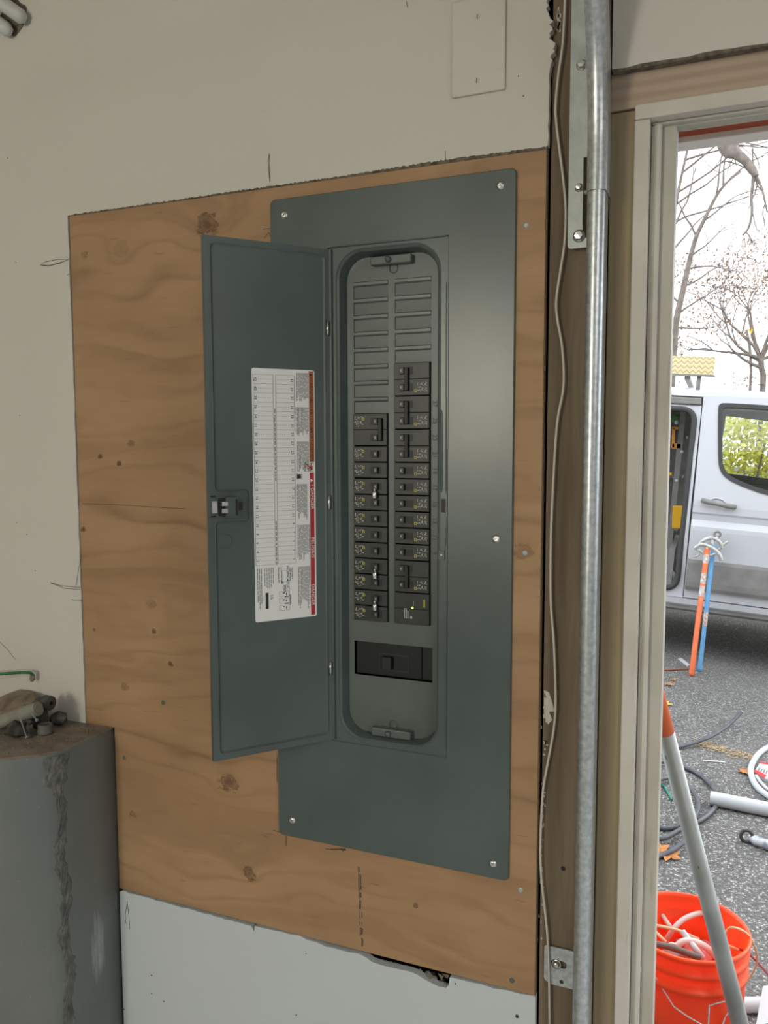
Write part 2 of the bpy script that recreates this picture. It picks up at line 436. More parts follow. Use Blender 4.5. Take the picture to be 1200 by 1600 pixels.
# paper and crumbled gypsum round the break
g = MB(); rr = random.Random(5)
for i in range(26):
    px = 560 + 135*rr.random(); base = 1488 + (px-560)*.34; p = at(px, base + rr.uniform(0, 10), .010 + rr.uniform(0, .010))
    bm = bmesh.new(); bmesh.ops.create_icosphere(bm, subdivisions=1, radius=rr.uniform(.004, .009))
    for v in bm.verts: v.co *= rr.uniform(.7, 1.25)
    g.bm(bm, mat=Matrix.Translation(p))
put(g.build('crumbled_gypsum', noisy('grey_crumble', (.20, .185, .155), (.36, .335, .29), 70, .95, bump=.6), wall), kind='stuff')
for i in range(2):
    pth = [at(702 - i*8, 1524 + i*2, -.001), at(699 - i*10, 1530, -.004), at(690 - i*6, 1521, -.003)]
    MB().add([pth[0], pth[1], pth[2], pth[0]+Vector((0,.001,0)), pth[1]+Vector((0,.001,0)), pth[2]+Vector((0,.001,0))], [(0,1,2),(5,4,3),(0,1,4,3),(1,2,5,4),(2,0,3,5)]).build('torn_paper', M['gypsum'], wall)
# cut drywall edge above the ply, coloured dark for the shaded gap
MB().box(-.409, .4315, .0008, .012, 1.0482, 1.0560).build('cut_edge', M['gypsum'], wall)
# drywall above the opening
hd = jag((.515, 1.1375), (1.6, 1.1375), 60, .0018, 21) + [(1.6, 1.1375), (6.0, 1.1375), (6.0, CEIL), (.515, CEIL)]
MB().plate(hd, [], XZ(0), .0125).build('drywall_sheet', M['drywall'], wall)
MB().box(.516, 6.0, .0008, .012, 1.1335, 1.1385).build('cut_edge', M['gypsum'], wall)
# sheathing behind the studs (outside skin of the wall)
sh = MB().box(-3.0, .53, .11, .17, FLOOR-.05, CEIL+.6).box(.53, 6.0, .11, .17, 1.13, CEIL+.6).box(5.5, 6.0, .0, .17, FLOOR-.05, 1.14)
sh.build('sheathing', M['cavity'], wall)
put(MB().box(-3.0, 6.0, -4.2, .17, FLOOR-.12, FLOOR).build('floor', M['slab']), 'grey concrete garage slab under the panel wall', 'floor', kind='structure')
put(MB().box(-3.0, 6.0, -4.2, .17, CEIL, CEIL+.1).build('ceiling', M['room']), 'white garage ceiling above the panel wall', 'ceiling', kind='structure')
put(MB().box(-3.1, -3.0, -4.2, .17, FLOOR, CEIL).build('wall_left', M['room']), 'white side wall of the garage', 'wall', kind='structure')
put(MB().box(6.0, 6.1, -4.2, .17, FLOOR, CEIL).build('wall_right', M['room']), 'white far side wall of the garage', 'wall', kind='structure')
rear = MB().plate([(-3, FLOOR), (6, FLOOR), (6, CEIL), (-3, CEIL)], [[(-1.1, .5), (-.46, .5), (-.46, 1.46), (-1.1, 1.46)]], lambda a, b, d: Vector((a, -4.0 - d, b)), .1)
put(rear.build('wall_front', M['room']), 'white garage wall behind the camera with an added window', 'wall', kind='structure')
wf = MB()
for a in ((-1.1, -1.07, .5, 1.46), (-.49, -.46, .5, 1.46), (-1.07, -.49, .5, .53), (-1.07, -.49, 1.43, 1.46), (-1.07, -.49, .97, .99)): wf.box(a[0], a[1], -4.08, -4.02, a[2], a[3])
put(wf.build('added_window_1', M['bright_trim']), 'white framed window added unseen behind the camera', 'window', kind='structure')  # unseen window added so the panel has a glow to reflect
# unseen ceiling fixture added to house the fill lamp
sl = empty('added_fill_fixture', (2.5, -1.9, CEIL), 'long white fill lamp fixture added unseen on the garage ceiling', 'light')
MB().box(1.88, 3.12, -2.02, -1.78, 1.49, 1.558, .008).build('housing', M['bright_trim'], sl)
MB().box(1.92, 3.08, -1.99, -1.81, 1.474, 1.489, .005).build('diffuser', mat('lit_diffuser', (.9,.9,.9), .5, emit=(1,.97,.93), es=3), sl)

# dark post and other opening timber
post = put(MB().box(.4345, .5105, .0135, .105, FLOOR, CEIL).build('trim_1', M['post']), 'dark weathered timber post between plywood and door track', 'post', kind='structure')
def X0(px, py, Y): return at(px, py, Y).x
JY = .018
jb = put(MB().box(.5125, X0(973, 1000, .03) + .02, JY, .105, FLOOR, 1.088, .0015).build('trim_2', M['jamb']), 'greenish brown treated jamb board beside the track', 'jamb', kind='structure')
put(MB().box(.5125, 5.6, .0145, .06, 1.0895, 1.136, .001).build('trim_3', M['header']), 'brown timber header board above the garage opening', 'header', kind='structure')
# white casing: profile swept up the jamb and along the head
xa = X0(973, 1000, .012); xb = X0(996, 1000, .012); xc = X0(999, 1000, .03); xd = X0(1012, 1000, .03); xe = X0(1014, 1000, .038); xf = X0(1036, 1000, .038)
ha = at(1100, 147.5, .012).z; hb = at(1100, 172, .012).z; hc = at(1100, 174, .03).z; hdz = at(1100, 185, .03).z; hf = at(1100, 187, .062).z
cs = empty('trim_4', (xa, .02, FLOOR), 'weathered white casing around the garage opening with stepped moulding', 'casing', kind='structure')
MB().box(xa, xb, .012, .1, FLOOR, hb, .002).build('side_board', M['casing'], cs)
MB().box(xb + .0006, xd, .030, .1, FLOOR, hdz, .0015).build('side_moulding', M['casing_in'], cs)
mo = MB(); x1 = xb + .004
mo.sweep([(0, 0), (.004, -.004), (.008, -.003), (.010, 0)], [Vector((x1, .031, FLOOR)), Vector((x1, .031, hdz))], lambda i: (Vector((1,0,0)), Vector((0,1,0)))).build('side_bead', M['casing'], cs)
MB().box(xd + .0006, xf, .040, .085, FLOOR, hf + .02, .0015).build('door_stop', M['casing_in'], cs)
MB().box(xa, 5.55, .0105, .060, hb + .0003, ha, .002).build('head_board', M['casing'], cs)
MB().box(xb + .001, 5.55, .030, .060, hdz + .0003, hb, .0015).build('head_moulding', M['casing_in'], cs)
MB().box(xd + .001, 5.55, .041, .062, hf, hdz, .0015).build('head_stop', M['casing_in'], cs)
# red exterior fascia and its white drip edge
rz1 = at(1110, 186, .42).z; rz0 = at(1110, 212, .42).z; wz0 = at(1110, 222, .42).z
rl = at(1055, 200, .42).x
eav = empty('trim_5', (3, .4, rz0), 'brick red exterior fascia board with a white drip edge below', 'fascia', kind='structure')
MB().box(.3, 5.8, .42, .445, rz0, rz1 + .12, .002).build('red_board', M['red_trim'], eav)
MB().box(.3, 5.8, .405, .45, wz0, rz0, .002).build('drip_edge', M['bright_trim'], eav)
MB().box(.3, 5.8, .17, .42, rz1 + .09, rz1 + .12).build('soffit', M['red_trim'], eav)

# ------------------------------------------------------------------ PLYWOOD
ply = empty('plywood_board', (0, .003, PZ0), 'knotty plywood backing board fixed around the grey breaker panel', 'board')
pp = [(PX0, PZ1), (PX1, PZ1), (PX1, PZ0), (NX, PZ0), (NX, NZ), (PX0, NZ)]
hole = rrect(.012, .378, .012, 1.016, .004)
MB().plate(pp, [hole], XZ(.002), .0125).build('board', M['ply'], ply)
MB().box(PX1 + .0002, PX1 + .0012, .003, .014, PZ0, PZ1).build('board_edge', M['ply_edge'], ply)
def screw(x, z, r, y, parent, name='screw', m='steel', drop=.0022):
    s = MB().lathe([(0, -drop*.75), (r*.18, -drop*.75), (r*.25, -drop), (r*.6, -drop*.85), (r*.95, -drop*.3), (r, 0), (r, .001)], (x, y, z), 18, 'Y')
    s.box(x - r*.55, x + r*.55, y - drop*1.02, y - drop*.7, z - r*.09, z + r*.09).box(x - r*.09, x + r*.09, y - drop*1.02, y - drop*.7, z - r*.55, z + r*.55)
    return s.build(name, M[m], parent)
for px, py in ((822, 352), (813, 1391), (800, 1532), (820, 864), (194, 1184), (255, 1098)):
    p = at(px, py, .002); screw(p.x, p.z, .0042, .002, ply, 'screw', 'dark_pvc' if py in (1184, 1098, 1532) else 'galv_plate', .0012)
# crayon stroke and pencil ticks
def ribbon(pts, wd, y, name, m, parent):
    pts = [Vector((p.x, y, p.z)) for p in pts]; vs = []; fs = []
    for i, p in enumerate(pts):
        t = pts[min(i+1, len(pts)-1)] - pts[max(i-1, 0)]; nrm = Vector((-t.z, 0, t.x))
        nrm = nrm.normalized() if nrm.length > 0 else Vector((1,0,0))
        ww = (wd[i] if isinstance(wd, list) else wd)/2
        vs += [p + nrm*ww, p - nrm*ww]
    for i in range(len(pts)-1): fs.append((2*i, 2*i+1, 2*i+3, 2*i+2))
    return MB().add(vs, fs).build(name, M[m], parent, fix=False)
for a, b in ((1354, 1364), (1365, 1392), (1393, 1404), (1406, 1421), (1423, 1436), (1439, 1446), (1449, 1462), (1464, 1480)):
    x = lambda y: 561.5 + (y-1354)*.03 + math.sin(y*.3)*.4
    for k, o in enumerate((-1.6, 0.3, 1.7)):
        if (a + k) % 4 == 0: continue
        ribbon([at(x(y) + o, y, .0018) for y in (a + k, (a+b)/2, b - k)], .0011, .0017, 'crayon_stroke', 'pencil', ply)
for pts in ([(447,1301),(447,1322)], [(427,1297),(437,1300)], [(508,1326),(522,1328),(533,1327)], [(514,1327),(530,1326),(541,1328)], [(433,1182),(433,1222)], [(410,358),(424,357)],[(413,372),(420,363),(424,372)]):
    ribbon([at(a, b, .0018) for a, b in pts], .0010, .0016, 'pencil_tick', 'pencil', ply)
ribbon([at(a, b, .0018) for a, b in ((128,787),(190,789),(250,793),(290,795))], .0007, .0015, 'hairline_crack', 'pencil', ply)
ribbon([at(a, b, .0018) for a, b in ((533,1326),(536,1328),(540,1327))], .0035, .0015, 'pencil_tick', 'pencil', ply)
# pencil marks on the drywall
for pts in ([(421,240),(419,252),(420,268),(422,285)], [(421,240),(421.5,262),(422,284)],
            [(63,414),(75,416),(95,411),(104,406),(92,405),(72,409),(63,414),(78,415),(105,407)], [(104,407),(108,404)], [(105,430),(109,428)],
            [(79,910),(95,915),(126,918)], [(80,911),(100,919),(125,921)], [(119,915),(123,890),(128,866)], [(111,937),(130,938)],
            [(199,1408),(196,1430),(197,1443)], [(199,1408),(202,1436),(203,1452)], [(0,1003),(12,1015),(24,1030)],
            [(696,236),(696,246),(697,252)], [(635,2),(637,12)]):
    low = pts[0][1] > 1300
    ribbon([at(a, b, 0) for a, b in pts], .0009, -.0004, 'pencil_mark', 'pencil', wall)
r6 = random.Random(4)
for px, py in ((12,247),(25,410),(31,649),(26,817),(42,835),(55,892),(808,1588),(810,119),(818,150),(712,1537),(194,1577),(237,1524),(237,1552),(256,1565),(478,1490),(463,1586)):
    p = at(px, py); rad = .0028 if px in (808,) else .0013 if py > 1500 else .0009
    MB().lathe([(0, -.0006), (rad, -.0005), (rad*1.1, .0003)], (p.x, 0, p.z), 8, 'Y').build('speck', M['pencil'], wall)

# ------------------------------------------------------------------ BREAKER PANEL
PW, PH = .390, 1.0281
pan = empty('breaker_panel', (PW/2, 0, 0), 'tall grey electrical panel cover with open door on plywood', 'panel')
def L3(pts, y): return [Vector((a, y, b)) for a, b in pts]
RX0, RX1, RZ0, RZ1 = .1150, .2785, .1830, .9385
loops = [L3(rrect(0, PW, 0, PH, .008), .0018), L3(rrect(0, PW, 0, PH, .008), -.0020), L3(rrect(.0012, PW-.0012, .0012, PH-.0012, .0072), -.0032),
         L3(rrect(.0985, .2935, .1745, .9470, .003), -.0032), L3(rrect(.1000, .2920, .1760, .9455, .003), -.0014),
         L3(rrect(RX0-.003, RX1+.003, RZ0-.003, RZ1+.003, .043), -.0014), L3(rrect(RX0-.0005, RX1+.0005, RZ0-.0005, RZ1+.0005, .0405), -.0022),
         L3(rrect(RX0+.0025, RX1-.0025, RZ0+.0025, RZ1-.0025, .038), -.0002), L3(rrect(RX0+.006, RX1-.006, RZ0+.006, RZ1-.006, .035), .012), L3(rrect(RX0+.008, RX1-.008, RZ0+.008, RZ1-.008, .034), .0235)]
MB().loft(loops).build('cover', M['panel'], pan)
# enclosure behind
MB().box(.015, .375, .012, .1, .014, .030).box(.015, .375, .012, .1, 1.0, 1.014).box(.015, .03, .012, .1, .03, 1.0).box(.36, .375, .012, .1, .03, 1.0).box(.015, .375, .095, .1, .03, 1.0).build('enclosure', M['panel_in'], pan)
# dead front with openings
DY = .018
CL = (.1330, .1905); CR = (.2015, .2595); ZB = .3706; PIT = .0250
ZL_TOP = ZB + 13*PIT; ZR_TOP = ZB + 16*PIT; ZTOP = ZB + 21*PIT
dead = MB().plate(rrect(RX0+.002, RX1-.002, RZ0+.002, RZ1-.002, .03),
    [[(CL[0], ZB), (CL[1], ZB), (CL[1], ZTOP), (CL[0], ZTOP)], [(CR[0], ZB), (CR[1], ZB), (CR[1], ZTOP), (CR[0], ZTOP)], [(.1310, .2815), (.2625, .2815), (.2625, .3362), (.1310, .3362)]], XZ(DY), .002)
dead.build('dead_front', M['panel_in'], pan)
# filler plates: louvre shaped blanks
def filler(x0, x1, z0, z1):
    y = DY + .0006
    m = MB(); h = z1 - z0
    prof = [(y + .0004, z0 + .0003), (y + .0008, z0 + h*.30), (y + .0012, z0 + h*.70), (y - .0014, z0 + h*.80), (y - .0016, z0 + h*.96), (y + .0004, z1 - .0002)]
    vs = [(x, a, b) for x in (x0 + .0004, x1 - .0004) for a, b in prof]; n = len(prof)
    fs = [(i, i+1, n+i+1, n+i) for i in range(n-1)]
    back = [(x, y + .008, b) for x in (x0 + .0004, x1 - .0004) for b in (z0 + .0006, z1)]
    m.add(vs, fs); m.add(vs + back, [(0, 2*n, 2*n+1) + tuple(range(n-1, 0, -1)), (n, 2*n+2, 2*n+3) + tuple(range(2*n-1, n, -1))])
    return m
for k in range(13, 21): filler(*CL, ZB + k*PIT, ZB + (k+1)*PIT).build('filler_plate', M['panel_in'], pan)
for k in range(16, 21): filler(*CR, ZB + k*PIT, ZB + (k+1)*PIT).build('filler_plate', M['panel_in'], pan)
# clamp bars at the ends of the dead front
for (pa, pb, pc) in (((578, 398), (642, 414), (606, 405)), ((580, 1137), (641, 1157), (606, 1147))):
    a = at(*pa, .006); b = at(*pb, .006); c = at(*pc, .004)
    cz = c.z
    cb = MB().box(a.x, b.x, .006, .0185, cz - .0065, cz + .0065, .0018).build('clamp_bar', M['panel_in'], pan)
    MB().lathe([(0, -.005), (.0028, -.0048), (.0045, -.003), (.0048, 0), (.0048, .006)], (c.x, .005, cz), 16, 'Y').build('clamp_screw', M['panel'], cb)
    MB().lathe([(.006, -.001), (.0075, -.0004), (.008, .002)], (c.x + .004, .0180, cz - .011 if cz > .5 else cz + .011), 16, 'Y').build('slot_boss', M['panel'], cb)
# cover screws
for px, py in ((444, 336), (782, 290), (775, 842), (456, 1282), (770, 1350)):
    p = at(px, py, -.004); screw(p.x, p.z, .0062, -.0033, pan, 'cover_screw', 'steel', .003)
# strike side details
p = at(693, 790, -.001)
MB().box(p.x - .0035, p.x + .0035, -.0016, .001, p.z - .010, p.z + .010).build('strike_slot', M['breaker_dark'], pan)
p = at(690, 867, -.001)
MB().box(p.x - .005, p.x + .005, -.0026, -.001, p.z - .007, p.z + .007, .0007).build('striker', M['panel'], pan)
MB().lathe([(0, -.002), (.0022, -.0016), (.0026, .0005)], (p.x, -.0026, p.z), 12, 'Y').build('rivet', M['steel'], pan)
def bead(pts, name, r=.0014, y=-.0014, parent=None, m='panel'):
    return MB().tube([Vector((q.x, y, q.z)) for q in pts], [r*.3] + [r]*(len(pts)-2) + [r*.3], 8).build(name, M[m], parent)
for y0, y1 in ((440, 772), (806, 852), (884, 1170)):
    bead([at(698, y0, -.001), at(698, y0+6, -.001), at(697, y1-6, -.001), at(697, y1, -.001)], 'pressed_bead', .0012, -.0012, pan)
bead([at(690, 640, -.001), at(690, 646, -.001), at(690, 764, -.001), at(690, 770, -.001)], 'pressed_bead', .0022, -.0009, pan)
bead([at(512, 388, -.003), at(530, 385, -.003), at(690, 369, -.003), at(702, 367, -.003)], 'pressed_bead', .0011, -.0032, pan)
# embossed circuit numbers
for num, k in (('9', 4), ('11', 5), ('13', 6), ('15', 7), ('17', 8), ('19', 9), ('21', 10), ('23', 11), ('25', 12), ('27', 13)):
    vs, fs, wd = text(num); s = .0098
    x0 = .2626; z0 = ZB + (k+.5)*PIT + wd*s/2
    MB().add([(x0 + v.y*s, DY - .0004, z0 - v.x*s) for v in vs], fs).build('printed_number', M['emboss'], pan, fix=False)
for num, k in (('14', 6), ('16', 7)):
    vs, fs, wd = text(num); s = .0085
    MB().add([(.1240 + v.y*s, DY - .0004, ZB + (k+.5)*PIT + wd*s/2 - v.x*s) for v in vs], fs).build('printed_number', M['panel'], pan, fix=False)
# ---- the open door
HX, HY = .1030, -.0065
DT = Vector((-.0205, -.1555, 0)) - Vector((HX, HY, 0))
DW = DT.length; DU = DT.normalized(); DN = Vector((DU.y, -DU.x, 0))      # DN: normal of the inner face
if DN.dot(CAM - Vector((HX, HY, .5))) < 0: DN = -DN
DZ0, DZ1 = .1785, .9430
def door(u, z, d=0.0): return Vector((HX, HY, 0)) + DU*u + Vector((0, 0, z)) - DN*d
def duv(px, py):
    d = ray(px, py); o = Vector((HX, HY, 0)); t = (o - CAM).dot(DN)/d.dot(DN); p = CAM + d*t
    return ((p - o).dot(DU), p.z)
outer = [(.0, DZ0), (DW, DZ0), (DW, DZ1), (.0, DZ1)]
# pressed inner field, notched around the latch
n0 = duv(387, 766); n1 = duv(387, 814); b = .0105
def rounded(pts, r, n=4):
    out = []
    for i, p in enumerate(pts):
        p = Vector((*p, 0)); a = Vector((*pts[i-1], 0)); c = Vector((*pts[(i+1) % len(pts)], 0))
        p1 = p + (a-p).normalized()*r; p2 = p + (c-p).normalized()*r
        for k in range(n+1):
            t = k/n; out.append(tuple(((1-t)**2*p1 + 2*t*(1-t)*p + t*t*p2)[:2]))
    return out
field = [(b*.7, DZ0 + b), (DW - b, DZ0 + b), (DW - b, n1[1]), (n0[0], n1[1]), (n0[0], n0[1]), (DW - b, n0[1]), (DW - b, DZ1 - b), (b*.7, DZ1 - b)]
f1 = rounded(field, .006)
cx = sum(a for a, _ in f1)/len(f1)
def inset(pts, k):
    out = []; n = len(pts)
    for i in range(n):
        a = Vector(pts[i-1]); c = Vector(pts[(i+1) % n]); t = (c-a).normalized(); out.append((pts[i][0] - t.y*k, pts[i][1] + t.x*k))
    return out
f2 = inset(f1, .0022)
def DM(a, c, d): return door(a, c, d)
dm = MB().plate(outer, [f1], DM, .0012)
dm.loft([[door(a, c, 0) for a, c in f1], [door(a, c, .0016) for a, c in f2]])
bm_ = MB().plate(f2, [], lambda a, c, d: door(a, c, .0016 + d), .0012)
dm.add(bm_.v, bm_.f)
# folded rim of the door pan (towards the outer side)
for a, c in (((0, DZ0), (DW, DZ0)), ((DW, DZ0), (DW, DZ1)), ((DW, DZ1), (0, DZ1))):
    dm.add([door(*a, 0), door(*c, 0), door(*c, .009), door(*a, .009)], [(0, 1, 2, 3)])
dr = dm.build('panel_door', M['panel'], pan)
# raised line that runs round the field
rim = MB().tube([door(a, c, -.0002) for a, c in inset(f1, -.0008)] + [door(*inset(f1, -.0008)[0], -.0002)], .0007, 6); rim.build('pressed_rim', M['panel'], dr)
# hinge strip and pins
for y in (513, 785, 1043):
    z = at(514, y, -.006).z
    MB().tube([Vector((HX - .0010, HY - .0035, z - .0105)), Vector((HX - .0010, HY - .0035, z + .0105))], .0022, 10).build('hinge_pin', M['steel'], pan)
MB().box(HX - .0015, HX + .0035, HY + .0005, -.0014, DZ0, DZ1).build('hinge_strip', M['panel'], pan)
# latch
lt = MB()
def dbox(mb, u0, u1, z0, z1, d0, d1):
    vs = [door(u, z, d) for d in (d0, d1) for u, z in ((u0, z0), (u1, z0), (u1, z1), (u0, z1))]
    mb.add(vs, [(0,1,2,3),(7,6,5,4),(0,4,5,1),(1,5,6,2),(2,6,7,3),(3,7,4,0)]); return mb
A = duv(367, 776); B_ = duv(350, 808)
dbox(lt, A[0], B_[0], B_[1], A[1], -.012, .001); la = lt.build('latch', M['panel'], pan)
a2 = duv(365, 779); b2 = duv(359, 804); dbox(MB(), a2[0] - .002, a2[0] + .0005, b2[1], a2[1], -.0135, -.0121).build('latch_rib', M['breaker_dark'], la)
for y0, y1 in ((783, 790), (794, 801)):
    a3 = duv(352, y0); b3 = duv(343, y1); dbox(MB(), a3[0], b3[0], b3[1], a3[1], -.0125, -.0121).build('spring', M['steel'], la)
a3 = duv(351, 778); b3 = duv(342, 806); dbox(MB(), a3[0], b3[0], b3[1], a3[1], -.008, -.0005).build('latch_bolt', M['breaker_dark'], la)
a3 = duv(339, 783); b3 = duv(331, 802); dbox(MB(), a3[0], b3[0], b3[1], a3[1], -.0016, -.0002).build('latch_tab', M['steel'], la)
for y in (776, 807):
    a3 = duv(337, y - 1.5); b3 = duv(329, y + 1.5); dbox(MB(), a3[0], b3[0], b3[1], a3[1], -.0008, -.0001).build('latch_slot', M['breaker_dark'], la)
a3 = duv(379, 784); b3 = duv(373, 797); dbox(MB(), a3[0], b3[0], b3[1], a3[1], -.0006, .0).build('door_slot', M['breaker_dark'], dr)
kc = duv(352, 846)
MB().tube([door(kc[0] + .0105*math.cos(q), kc[1] + .0105*math.sin(q), .0014) for q in [R_(60 + 18*i) for i in range(14)]], .0006, 6).build('stamped_ring', M['panel'], dr)
# ---- label sheet
c = [duv(391, 574), duv(490, 579), duv(497, 961), duv(402, 974)]
su1 = (c[0][0] + c[3][0])/2; su0 = (c[1][0] + c[2][0])/2; sz1 = (c[0][1] + c[1][1])/2; sz0 = (c[2][1] + c[3][1])/2
SW = su1 - su0; SH = sz1 - sz0
def sheetp(s, t, d=0.0): return door(su1 - s*SW, sz1 - t*SH, .0016 - .0002 - d)
sheet = MB().plate(rrect(0, 1, 0, 1, .025, 4) and [(a, b_) for a, b_ in rrect(0, SW, 0, SH, .003, 4)], [], lambda a, b_, d: door(su1 - a, sz0 + b_, .0016 - .0003 + d*.0), .0002).build('circuit_label_sheet', M['sheet'], pan)
lines = MB(); fine = MB(); blk = MB()
def quad(mb, s0, s1, t0, t1, lift=.0004): mb.add([sheetp(s0, t0, lift), sheetp(s1, t0, lift), sheetp(s1, t1, lift), sheetp(s0, t1, lift)], [(0, 1, 2, 3)])
def stext(mb, s, sx, t, size, lift=.0005, centre=True, wide=1.0):
    vs, fs, wd = text(s); k = size
    t0 = t - (wd*k*wide/2/SH if centre else 0)
    mb.add([sheetp(sx + v.y*k/SW, t0 + v.x*k*wide/SH, lift) for v in vs], fs)
T0, T1 = .024, .773
th = .0009
for s in (.02, .33, .372, .665): quad(lines, s - .0028, s + .0028, T0, T1)
for i in range(22):
    t = T0 + (T1-T0)*i/21
    quad(lines, .02, .33, t - th/2, t + th/2); quad(lines, .372, .665, t - th/2, t + th/2)
    if i < 21:
        tm = t + (T1-T0)/42
        for s0, s1, in ((.09, .31), (.39, .60)):
            n = 6
            for k in range(n): quad(fine, s0 + (s1-s0)*k/n, s0 + (s1-s0)*(k+.55)/n, tm - .0006, tm + .0006)
        stext(blk, str(42 - 2*i), .032, tm, .0062); stext(blk, str(41 - 2*i), .607, tm, .0062)
rt = random.Random(2)
for a, bb in ((.155, .43), (.60, .765)):
    t = a
    while t < bb:
        l = rt.uniform(.006, .02); quad(lines, .344, .358, t, t + l); t += l + rt.uniform(.002, .006)
def para(s0, s1, t0, t1, n, mb=fine, rag=.25):
    for i in range(n):
        s = s1 - (s1-s0)*(i+.5)/n; e = t1 - (t1-t0)*rt.uniform(0, rag); t = t0
        while t < e:
            l = min(rt.uniform(.008, .03), e-t); quad(mb, s - .0065, s + .0045, t, t + l); t += l + .0025
para(.70, .90, .012, .125, 9); para(.68, .90, .148, .265, 10); para(.70, .90, .285, .41, 9)
para(.69, .86, .455, .60, 8); para(.69, .90, .62, .765, 9); para(.69, .90, .79, .965, 9)
para(.03, .12, .785, .96, 3, lines); para(.14, .31, .785, .87, 5, lines); para(.36, .44, .785, .85, 2, lines); para(.55, .61, .79, .85, 2, lines); para(.55, .58, .90, .95, 2, fine)
quad(fine, .43, .52, .80, .801); quad(fine, .43, .52, .845, .846); quad(fine, .43, .436, .80, .846); quad(fine, .515, .52, .80, .846)
stext(blk, 'HOMC42UC', .505, .782, .0068, centre=False); stext(blk, 'A', .41, .843, .0075, centre=False); para(.44, .50, .86, .895, 3, lines)
quad(blk, .165, .21, .885, .95)
for i in range(3):
    t = .885 + i*.028
    quad(fine, .385, .555, t, t + .001); quad(fine, .385, .555, t + .02, t + .021); quad(fine, .385, .39, t, t + .02); quad(fine, .55, .555, t, t + .02); quad(blk, .44, .47, t + .005, t + .009); quad(fine, .49, .51, t + .006, t + .016)
    if i: quad(blk, .47, .54, t - .008, t - .004)
stext(blk, 'UL', .245, .905, .0065)
quad(blk, .70, .76, .415, .433); quad(lines, .69, .70, .41, .437); quad(lines, .77, .778, .41, .437)
for mb__, nm__, mm__ in ((lines, 'table_rules', 'ink_grey'), (fine, 'fine_print', 'ink_grey'), (blk, 'printed_text', 'ink')): put(mb__.build(nm__, M[mm__], sheet, fix=False), kind='stuff')
ob = MB(); quad(ob, .905, .985, .004, .365, .0005); ob.build('warning_band', M['orange_ink'], sheet, fix=False)
for wd_, t_ in (('WARNING', .075), ('ADVERTENCIA', .182), ('AVERTISSEMENT', .302)):
    ot = MB(); stext(ot, wd_, .92, t_, .0072, .0008, wide=1.1); ot.build('warning_word', M['ink'], sheet, fix=False)
MB().add([sheetp(.915, .012, .0008), sheetp(.915, .026, .0008), sheetp(.97, .019, .0008)], [(0, 1, 2)]).build('alert_triangle', M['ink'], sheet, fix=False)
rb = MB(); quad(rb, .905, .975, .41, .993, .0005); rb.build('danger_band', M['red_ink'], sheet, fix=False)
for wd_, t_ in (('DANGER', .515), ('PELIGRO', .715), ('DANGER', .91), ('!', .46)):
    wt = MB(); stext(wt, wd_, .92, t_, .0072, .0008, wide=1.15); wt.build('danger_word', M['sheet'], sheet, fix=False)
MB().add([sheetp(.915, .435, .0008), sheetp(.915, .449, .0008), sheetp(.965, .442, .0008)], [(0, 1, 2)]).build('alert_triangle', M['sheet'], sheet, fix=False)
ib = MB(); quad(ib, .83, .84, .367, .405); quad(ib, .83, .98, .367, .368); quad(ib, .83, .98, .404, .405); ib.build('icon_frame', M['ink_grey'], sheet, fix=False)
ic = MB()
for a, b_ in (((.85, .375), (.95, .395)), ((.87, .395), (.965, .385)), ((.93, .370), (.92, .402)), ((.955, .395), (.90, .401))):
    d = Vector((b_[0]-a[0], (b_[1]-a[1])*4)); n2 = Vector((-d.y, d.x)).normalized()*.008
    ic.add([sheetp(a[0]+n2.x, a[1]+n2.y/4, .0006), sheetp(a[0]-n2.x, a[1]-n2.y/4, .0006), sheetp(b_[0]-n2.x, b_[1]-n2.y/4, .0006), sheetp(b_[0]+n2.x, b_[1]+n2.y/4, .0006)], [(0,1,2,3)])
ic.build('shock_icon', M['red_ink'], sheet, fix=False)

# ------------------------------------------------------------------ CIRCUIT BREAKERS (each a thing)
BF = .0125                                           # y of the breaker faces
def glyphs(mb, x0, z0, side, seed):
    r = random.Random(seed)
    # upright illegible figures, about 16 x 16 mm
    for row, (h, n) in enumerate(((.0050, 3), (.0050, 3), (.0040, 4))):
        for k in range(n):
            for _ in range(3):
                a = x0 + row*.0052 + r.uniform(0, h); b = z0 + k*.0052*3/n*.95 + r.uniform(0, .0036)
                ww, hh = ((r.uniform(.0008, .0024), .0008) if r.random() < .5 else (.0008, r.uniform(.0008, .0028)))
                mb.add([(a, BF - .0003, b), (a + ww, BF - .0003, b), (a + ww, BF - .0003, b + hh), (a, BF - .0003, b + hh)], [(0, 1, 2, 3)])
def ring(mb, cx, cz, r, y):
    for a in ((-r, r, -r, -r*.5), (-r, r, r*.5, r), (-r, -r*.5, -r*.5, r*.5), (r*.5, r, -r*.5, r*.5)):
        mb.add([(cx + a[0], y, cz + a[2]), (cx + a[1], y, cz + a[2]), (cx + a[1], y, cz + a[3]), (cx + a[0], y, cz + a[3])], [(0, 1, 2, 3)])
_bk = {}
def bmesh_for(key, fn):
    if key not in _bk:
        mb, m = fn(); me = bpy.data.meshes.new(key.split('|')[0]); me.from_pydata(mb.v, [], mb.f); me.polygons.foreach_set('use_smooth', mb.sm)
        bm = bmesh.new(); bm.from_mesh(me); bmesh.ops.recalc_face_normals(bm, faces=bm.faces[:]); bm.to_mesh(me); bm.free(); me.materials.append(m); _bk[key] = me
    return _bk[key]
